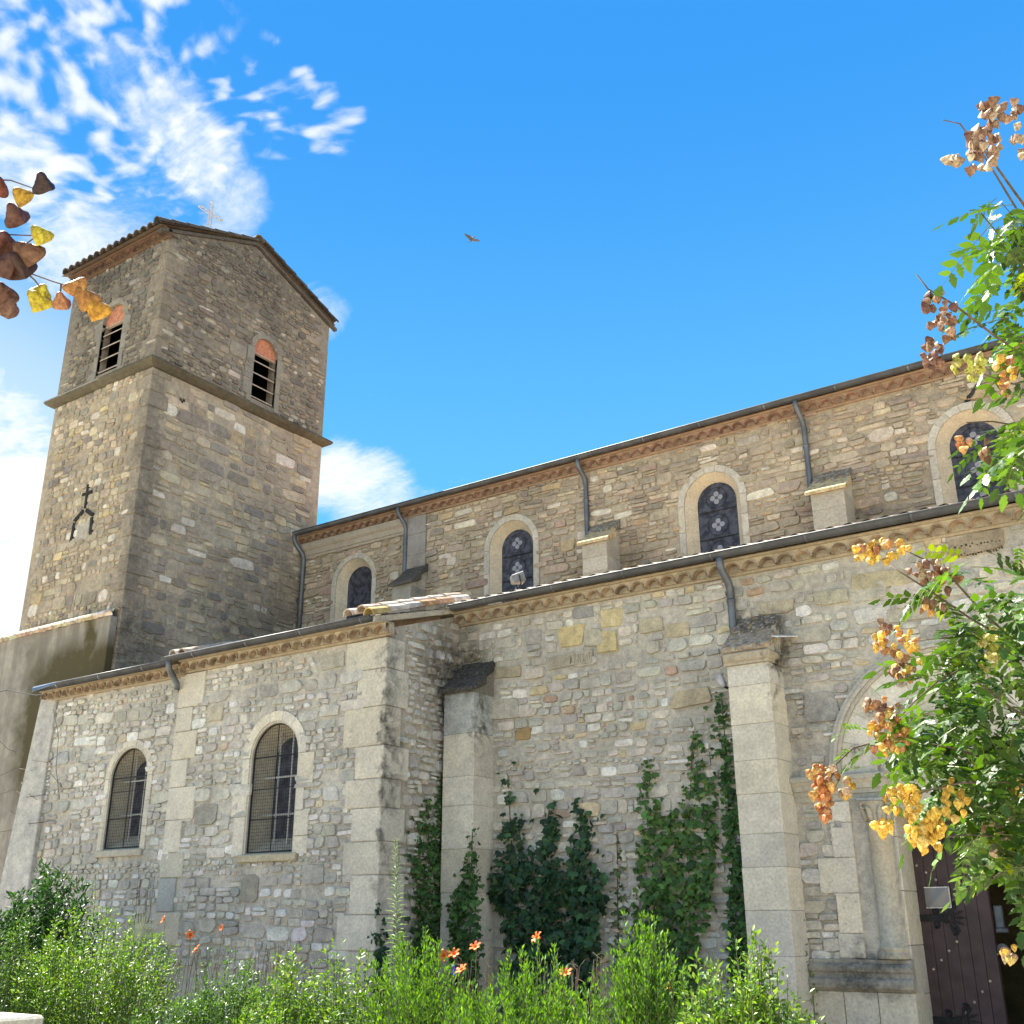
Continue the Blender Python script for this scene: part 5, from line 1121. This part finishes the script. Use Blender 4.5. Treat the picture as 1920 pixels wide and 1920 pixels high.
for pts, dep, r in LIMBS:
    q = [atd(x, y, dep + .06 * math.sin(i * 1.7)) for i, (x, y) in enumerate(pts)]; s = q[0]; zt_ = max(.9, min(5.0, s.z - .45)); k = min(range(len(trunk_pts) - 1), key=lambda i: abs((trunk_pts[i].z + trunk_pts[i + 1].z) / 2 - zt_))
    a, b = trunk_pts[k], trunk_pts[k + 1]; p0 = a.lerp(b, max(0, min(1, (zt_ - a.z) / (b.z - a.z))))
    if pts[0][0] < 1950: p0 = q[0]
    P = ([p0, p0.lerp(s, .5) + Vector((0, 0, .06))] if p0 is not q[0] else []) + q; n = len(P)
    mb = MB(); mb.tube(P, [r * (2.6 if i == 0 and p0 is not q[0] else .75) * (1 - .85 * i / n) + .0008 for i in range(n)], 6); mb.build('branch', M_BARK, tree, True)
REG = [([(1835, 400), (1850, 384), (1925, 380), (1925, 640), (1905, 640), (1875, 560), (1845, 480)], 34, 4.2), ([(1815, 800), (1820, 775), (1860, 750), (1925, 690), (1925, 880), (1880, 880), (1840, 860)], 26, 4.3), ([(1870, 600), (1925, 590), (1925, 760), (1880, 740)], 12, 4.25),
       ([(1600, 1390), (1660, 1390), (1725, 1310), (1740, 1235), (1800, 1170), (1860, 1140), (1925, 1100), (1925, 1480), (1860, 1470), (1800, 1450), (1730, 1440), (1660, 1430)], 88, 4.35), ([(1720, 1450), (1925, 1440), (1925, 1640), (1860, 1620), (1790, 1560), (1740, 1500)], 52, 4.3),
       ([(1795, 1560), (1925, 1560), (1925, 1690), (1885, 1700), (1850, 1650)], 22, 4.2), ([(1895, 1690), (1925, 1690), (1925, 1740), (1900, 1740)], 4, 4.2), ([(1770, 1080), (1850, 1030), (1870, 1060), (1800, 1130)], 7, 4.3), ([(1700, 1110), (1790, 1110), (1790, 1170), (1720, 1170)], 7, 4.3)]
nleaf = 0; extra = []
def put_leaf(p, tint, scale=1., parent=tree):
    an = rnd(0, 2 * math.pi); d = Vector((math.cos(an), math.sin(an), rnd(-.9, .25))).normalized()
    m4 = Matrix.Translation(p) @ rot_to(d, rnd(-.6, .6)) @ Matrix.Scale(scale * rnd(.65, 1.0), 4); instance('leaf', random.choice(LEAVES), m4, parent, tint)
for P, n, dep in REG:
    xs = [p[0] for p in P]; ys = [p[1] for p in P]; c = 0
    while c < n:
        x, y = rnd(min(xs), max(xs)), rnd(min(ys), max(ys))
        if not inpoly(x, y, P) or math.hypot(x - 1815, y - 745) < 105: continue
        k = rnd(.5, 1.35); y_ = random.random() < .06
        put_leaf(atd(x + 15, y - 20, dep + rnd(-.35, .45)), (2.6, 1.7, .5) if y_ else (k, k * rnd(.95, 1.08), k * .9)); c += 1
for x, y in ((1560, 1362), (1585, 1400), (1612, 1440), (1580, 1372), (1900, 1020), (1915, 1070)): put_leaf(atd(x + 10, y, 4.2), (1.3, 1.3, .9), .45)
# crown beyond the right edge of the picture, one joined part
Vs, Cs = [], []
me0 = [(np.array([v.co[:] for v in me.vertices]), [tuple(p.vertices) for p in me.polygons], np.array([a.color[:3] for a in me.color_attributes['col'].data])) for me in LEAVES[:1]]
v0, f0, c0 = me0[0]; mbx = MB()
for i in range(450):
    x, y = (rnd(1960, 2500), rnd(330, 1650)) if i < 170 else (rnd(1690, 1925), rnd(1110, 1680)) if i < 380 else (rnd(1800, 1925), rnd(380, 900))
    if i >= 170 and not (inpoly(x, y, REG[3][0]) or inpoly(x, y, REG[4][0]) or inpoly(x, y, REG[5][0]) or inpoly(x, y, REG[0][0]) or inpoly(x, y, REG[1][0]) or inpoly(x, y, REG[2][0])): continue
    if math.hypot(x - 1815, y - 745) < 110: continue
    p = atd(x + 15, y - 15, (4.6 if i < 380 else 4.35) + rnd(-.6, .7)); an = rnd(0, 6.28); m4 = Matrix.Translation(p) @ rot_to(Vector((math.cos(an), math.sin(an), rnd(-.9, .2))).normalized(), rnd(-.6, .6)); A = np.array(m4); vv = v0 @ A[:3, :3].T + A[:3, 3]
    b = len(mbx.v); mbx.v += [tuple(q) for q in vv]; mbx.f += [tuple(j + b for j in ff) for ff in f0]; mbx.c += [tuple(q) for q in c0 * rnd(.7, 1.2)]
o = mbx.build('foliage', M_LEAF, tree); o['kind'] = 'stuff'
YEL = [(.95, .70, .12), (1., .80, .24), (.90, .62, .10)]; ORA = [(.62, .28, .10), (.74, .40, .14), (.62, .33, .16), (.90, .62, .22)]; BRN = [(.36, .20, .12), (.44, .27, .16), (.52, .36, .24), (.30, .16, .10)]; PAL = [(.60, .46, .30), (.66, .56, .36), (.54, .40, .27)]; YGR = [(.62, .64, .14), (.55, .58, .12), (.70, .66, .25)]; DRK = [(.26, .12, .09), (.20, .10, .08), (.32, .18, .13)]
NP, RESTP = [0], MB(); PV = [([tuple(v.co) for v in me.vertices], [tuple(p.vertices) for p in me.polygons]) for me in PODS]
def pod(p, col, s=1., parent=tree):
    k = rnd(.55, .85); m4 = Matrix.Translation(p) @ Matrix.Rotation(rnd(0, 6.28), 4, 'Z') @ Matrix.Rotation(rnd(-.55, .55), 4, 'X') @ Matrix.Scale(s * rnd(.62, .98), 4); i = random.randrange(5); NP[0] += 1
    if NP[0] <= 300: instance('seed_pod', PODS[i], m4, parent, tuple(v * k for v in col))
    else: RESTP.add([m4 @ Vector(v) for v in PV[i][0]], PV[i][1], tuple(v * k for v in col))
CL = [(1655, 1032, 48, 18, 20, YEL + ORA, 4.2), (1640, 1045, 40, 12, 8, YEL, 4.2), (1735, 1070, 30, 22, 12, BRN + PAL, 4.25), (1775, 1090, 25, 22, 9, BRN + ORA, 4.25), (1745, 1135, 28, 18, 8, BRN + ORA, 4.25), (1680, 1205, 45, 26, 18, YEL + ORA, 4.15), (1700, 1255, 34, 22, 13, YEL + BRN, 4.15), (1650, 1325, 32, 14, 10, ORA + BRN, 4.15), (1665, 1375, 36, 42, 26, ORA + YEL, 4.1),
      (1543, 1490, 20, 50, 24, ORA + [(.58, .22, .07)] * 2, 4.1), (1545, 1450, 28, 14, 10, ORA + PAL, 4.1), (1585, 1480, 14, 22, 6, YEL + PAL, 4.1), (1690, 1500, 35, 26, 18, YEL, 4.0), (1655, 1545, 18, 26, 7, YEL, 4.0), (1735, 1555, 34, 46, 32, YEL, 3.95), (1790, 1500, 26, 36, 10, YEL, 4.), (1850, 1215, 28, 40, 16, YGR, 4.2), (1905, 1470, 14, 20, 4, YEL, 4.1),
      (1845, 270, 28, 55, 26, BRN + PAL, 3.5), (1875, 205, 40, 18, 10, BRN + PAL, 3.5), (1905, 270, 18, 60, 8, PAL, 3.6), (1785, 300, 12, 8, 4, PAL, 3.5), (1825, 320, 12, 8, 2, BRN, 3.5), (1765, 575, 34, 50, 11, DRK + BRN, 4.), (1780, 610, 20, 28, 8, BRN, 4.), (1745, 665, 22, 28, 14, BRN + DRK, 4.), (1815, 690, 32, 26, 16, YGR, 4.), (1885, 700, 18, 40, 12, YEL + ORA, 4.1), (1808, 830, 10, 22, 5, ORA, 4.2), (1845, 845, 12, 18, 4, BRN, 4.2), (1890, 1785, 14, 16, 6, PAL + YEL, 3.9), (1870, 1560, 30, 60, 6, PAL, 4.1), (1650, 1170, 16, 16, 3, BRN, 4.2)]
for x, y, rx, ry, n, cols, dep in CL:
    for i in range(max(2, int(n * 1.6))):
        a = rnd(0, 6.28); r = math.sqrt(random.random()); pod(atd(x + rx * r * math.cos(a), y + ry * r * math.sin(a) - 8, dep + rnd(-.07, .07)), random.choice(cols))
if RESTP.v: o = RESTP.build('seed_pods', M_POD, tree); o['kind'] = 'stuff'
# second tree at the left, only a few pods on thin twigs reach into the picture
t2 = atd(-620, 900, 2.6); tree2 = thing('golden_rain_tree', 'leafless twigs with dark and yellow pods hanging in at the far left', 'tree', (t2.x, t2.y, 0)); mb = MB()
tp2 = [Vector((t2.x, t2.y, 0)), Vector((t2.x + .03, t2.y, 1.0)), Vector((t2.x, t2.y + .03, 2.0)), Vector((t2.x - .05, t2.y, 3.2)), Vector((t2.x, t2.y, 4.3))]; mb.tube(tp2, [.09, .08, .07, .05, .02], 10); mb.build('trunk', M_BARK, tree2, True)
st2 = atd(-330, 430, 2.3); mb = MB(); mb.tube([tp2[2], tp2[2].lerp(st2, .5) + Vector((0, 0, .05)), st2, atd(-180, 420, 2.15)], [.03, .02, .011, .006], 7); mb.build('branch', M_BARK, tree2, True)
for tw in ([(-180, 420), (-60, 335), (20, 338), (60, 352)], [(-180, 420), (-50, 428), (20, 440), (66, 442)], [(-180, 420), (-60, 490), (20, 503), (50, 510), (100, 528), (140, 540), (190, 568)], [(-180, 420), (-80, 560), (5, 545)], [(20, 475), (45, 460), (66, 445)], [(50, 511), (65, 525), (75, 538)], [(115, 532), (113, 550)]):
    mb = MB(); mb.tube([atd(x, y, 2.1) for x, y in tw], [.0022 - .0014 * i / len(tw) for i in range(len(tw))], 5); mb.build('twig', M_BARK, tree2)
for x, y, c, s, tl in ((8, 340, (.34, .10, .06), 1., .9), (46, 356, (.72, .50, .06), 1.05, .1), (72, 340, (.10, .06, .06), 1., -1.0), (20, 396, (.30, .13, .10), 1.2, -.9), (14, 440, (.30, .12, .09), 1.25, .3), (82, 430, (.66, .60, .06), .95, .2), (62, 460, (.42, .22, .12), 1.3, .12), (2, 485, (.24, .11, .08), 1.35, -.5), (30, 487, (.14, .07, .05), 1.3, -.6), (8, 535, (.36, .19, .14), 1.3, .1), (14, 562, (.42, .24, .18), 1.1, -.2), (76, 538, (.68, .62, .06), 1., -.2), (78, 552, (.70, .60, .05), 1.05, .25), (108, 556, (.58, .30, .14), 1., -.75), (142, 528, (.62, .34, .10), 1.05, -.4), (165, 546, (.55, .28, .07), 1.15, .1), (192, 568, (.72, .42, .05), 1.1, .35)):
    m4 = Matrix.Translation(atd(x, y, 2.1 + rnd(-.03, .03))) @ Matrix.Rotation(tl, 4, FWD) @ Matrix.Rotation(rnd(0, 6.28), 4, 'Z') @ Matrix.Scale(s * .86, 4); instance('seed_pod', random.choice(BIGPODS), m4, tree2, tuple(v * (.62 if max(c) > .5 else .40) for v in c))  # brown pods darkened more, their backlit shade put into the colour

# ------------------------------------------------------------------ small things
# floodlight on the aisle roof
q = onY(970, 1112, 12.0); fl = thing('floodlight', 'grey floodlight on a bracket on the aisle roof before a window', 'floodlight', (q.x, q.y, q.z - .12)); c = onY(970, 1085, 12.0)

tl = Matrix.Translation(c) @ Matrix.Rotation(math.pi - .75, 4, 'Z') @ Matrix.Rotation(-.25, 4, 'X')
def lb(pts): return [tl @ Vector(p) for p in pts]
mb = MB(); mb.hexa(lb([(x * k, y, z * k) for z in (-.075, .075) for y, k in ((-.09, 1.), (.09, .7)) for x in (-.11, .11)]), .012); mb.build('lamp_housing', flat('grey_lamp_metal', (.16, .165, .17), .5, .3), fl)
mb = MB(); mb.hexa(lb([(x, y, z) for z in (-.06, .06) for y in (-.1, -.092) for x in (-.095, .095)]), .002); mb.build('lamp_glass', M_DARK, fl)
mb = MB(); mb.tube(lb([(-.13, 0, .02), (-.13, 0, -.10), (0, 0, -.13), (.13, 0, -.10), (.13, 0, .02)]), .010, 6); mb.tube([c + Vector((0, 0, -.12)), c + Vector((0, 0, -.35))], .013, 6); mb.build('bracket', M_IRON, fl)
c = onX(1352, 1278, -5.10); f2 = thing('wall_lamp', 'small grey spotlight fixed to the left side of the tall buttress', 'lamp', tuple(c)); 
d_ = Vector((-.35, -.3, .85)).normalized(); mb = MB(); mb.tube([c - d_ * .07, c - d_ * .05, c + d_ * .07, c + d_ * .085], [.035, .05, .052, .046], 12); mb.build('lamp_housing', flat('pale_grey_lamp', (.30, .31, .34), .5, .2), f2); mb = MB(); mb.tube([c - d_ * .06, c - d_ * .1 + Vector((.06, .02, -.01)), Vector((-4.985, c.y + .03, c.z - .12))], .018, 6); mb.build('bracket', M_IRON, f2)
# paper in a plastic sleeve on the door
a, b = onY(1733, 1664, DY), onY(1785, 1702, DY); nt = thing('door_notice', 'empty clear plastic sleeve pinned to the studded door', 'notice', (a.x, DY, b.z)); mb = MB(); n = 8; V = []
for j in range(n + 1):
    for i in range(n + 1):
        u, v = i / n, j / n; V.append((a.x + (b.x - a.x) * u, DY - .022 - .006 * max(0, 1 - abs(u + v * .9 - 1.0) * 5), a.z + (b.z - a.z) * v))
mb.add(V, [(j * (n + 1) + i, j * (n + 1) + i + 1, (j + 1) * (n + 1) + i + 1, (j + 1) * (n + 1) + i) for j in range(n) for i in range(n)]); mb.build('sleeve', flat('clear_plastic_over_grey_card', (.17, .165, .165), .2, 0, 5., .1, .05, spec=.6), nt, True)
for (x0, x1, z0, z1) in ((a.x, b.x, a.z - .006, a.z + .004), (a.x, b.x, b.z - .004, b.z + .004), (b.x - .006, b.x + .003, b.z, a.z)): mb = MB(); mb.box(x0, x1, DY - .026, DY - .016, z0, z1, .001); mb.build('sleeve_edge', flat('white_plastic_edge', (.55, .55, .55), .4), nt)
# pigeon on the window arch
def bird(label, name, cat, c, d, L, wings, col, perch=True):
    t = thing(name, label, cat, tuple(c)); d = d.normalized(); up = Z_; s = d.cross(up).normalized(); mb = MB(); m = 10
    prof = [(-.62, .02, .05, -.10), (-.42, .05, .035, -.06), (-.25, .10, .10, -.02), (0, .15, .16, .02), (.18, .13, .14, .10), (.28, .085, .09, .19), (.36, .075, .08, .26), (.43, .065, .07, .28), (.48, .03, .03, .275), (.545, .008, .008, .262)]
    for (x, w_, h, z) in prof:
        for k in range(m):
            th = 2 * math.pi * k / m; mb.v.append(tuple(c + d * (x * L) + s * (w_ * L * math.cos(th)) + up * (z * L + h * L * math.sin(th)))); mb.c.append(col)
    n = len(prof)
    for i in range(n - 1):
        for k in range(m): mb.f.append((i * m + k, i * m + (k + 1) % m, (i + 1) * m + (k + 1) % m, (i + 1) * m + k))
    mb.f.append(tuple(range(m))); mb.f.append(tuple((n - 1) * m + k for k in range(m)))
    mb.build('body', flat(name + '_feathers', col, .8, 0, 30., .25, .1), t, True)
    for sg in (-1, 1):
        mb = MB()
        if wings: P = [(.22, .08, .06), (.30, .55, .22), (.05, 1.15, .30), (-.12, .75, .18), (-.22, .10, .02)]
        else: P = [(.16, .14, .06), (.10, .17, -.02), (-.35, .12, -.10), (-.60, .05, -.08), (-.15, .15, .10)]
        Q = [c + d * (x * L) + s * (sg * y * L) + up * (z * L) for x, y, z in P]; mb.prism(Q, Vector(), up * (.02 * L) if wings else s * (sg * .02 * L), col); mb.build('wing', flat(name + '_wing', tuple(v * .8 for v in col), .8, 0, 30., .2, 0), t)
    if perch:
        for sg in (-1, 1): mb = MB(); mb.tube([c + s * (sg * .05 * L) - up * (.08 * L), c + s * (sg * .05 * L) - up * (.21 * L)], .005, 5); mb.build('leg', flat('bird_leg', (.3, .12, .1), .7), t)
p = Vector((-2.56, YN - .02, NZS + .615 + .075)); bird('dark pigeon perched on top of the rightmost window arch', 'pigeon', 'pigeon', p, Vector((.75, -.3, .42)), .30, False, (.035, .037, .045))
bird('small dark bird flying high in the clear sky', 'flying_bird', 'bird', atd(885, 450, 26), RGT * .5 + UPV * .1 - FWD * .6, .22, True, (.10, .09, .10), False)
# cable from the stucco wall to the chapel gutter, bare creeper stems
mb = MB(); mb.tube([onY(x, y, 10.95 - .5 * k / 5) for k, (x, y) in enumerate(((-60, 1300), (0, 1297), (15, 1293), (35, 1298), (70, 1304), (84, 1300)))], .009, 6); tag(mb.build('power_cable', M_IRON), 'thin black cable running from the stucco wall to the chapel gutter', 'cable')
t = thing('bare_creeper', 'leafless creeper stems on the stucco wall and plastered buttress', 'creeper', (-17.4, 10.9, 0)); 
for pts in ([(0, 1390), (15, 1405), (30, 1410)], [(0, 1455), (30, 1440), (60, 1445)], [(0, 1490), (25, 1480), (50, 1495), (85, 1490)], [(60, 1425), (90, 1430), (115, 1410)], [(100, 1330), (110, 1380), (105, 1440), (112, 1500)], [(20, 1520), (55, 1545), (90, 1540)], [(0, 1560), (30, 1555), (45, 1580)], [(35, 1460), (55, 1490), (70, 1500)], [(95, 1450), (120, 1480), (140, 1478)]):
    q = [onY(x, y, 10.98 if x < 50 else 10.33) for x, y in pts]; mb = MB(); mb.tube(q, .005, 4); mb.build('stem', M_BARK, t)
# low garden wall, its coping just shows at the lower left corner
c = onY(-30, 1908, 4.6); gw = thing('garden_wall', 'low pale stone wall at the lower left corner', 'wall', (c.x, c.y, 0)); 
for k in range(3):
    z0 = c.z - .1 - (k + 1) * .34
    for i in range(5): mb = MB(); x0 = c.x - 1.9 + i * .42 + (.2 if k % 2 else 0); mb.box(x0, x0 + .415, c.y + .03, c.y + .33, max(0., z0), z0 + .335, .015, cut(.9)); mb.build('stone', M_ASHLAR, gw)
for i in range(4): mb = MB(); x0 = c.x - 1.95 + i * .53; mb.box(x0, x0 + .525, c.y, c.y + .36, c.z - .1, c.z, .02, cut(1.05)); mb.build('coping_stone', M_ASHLAR, gw)
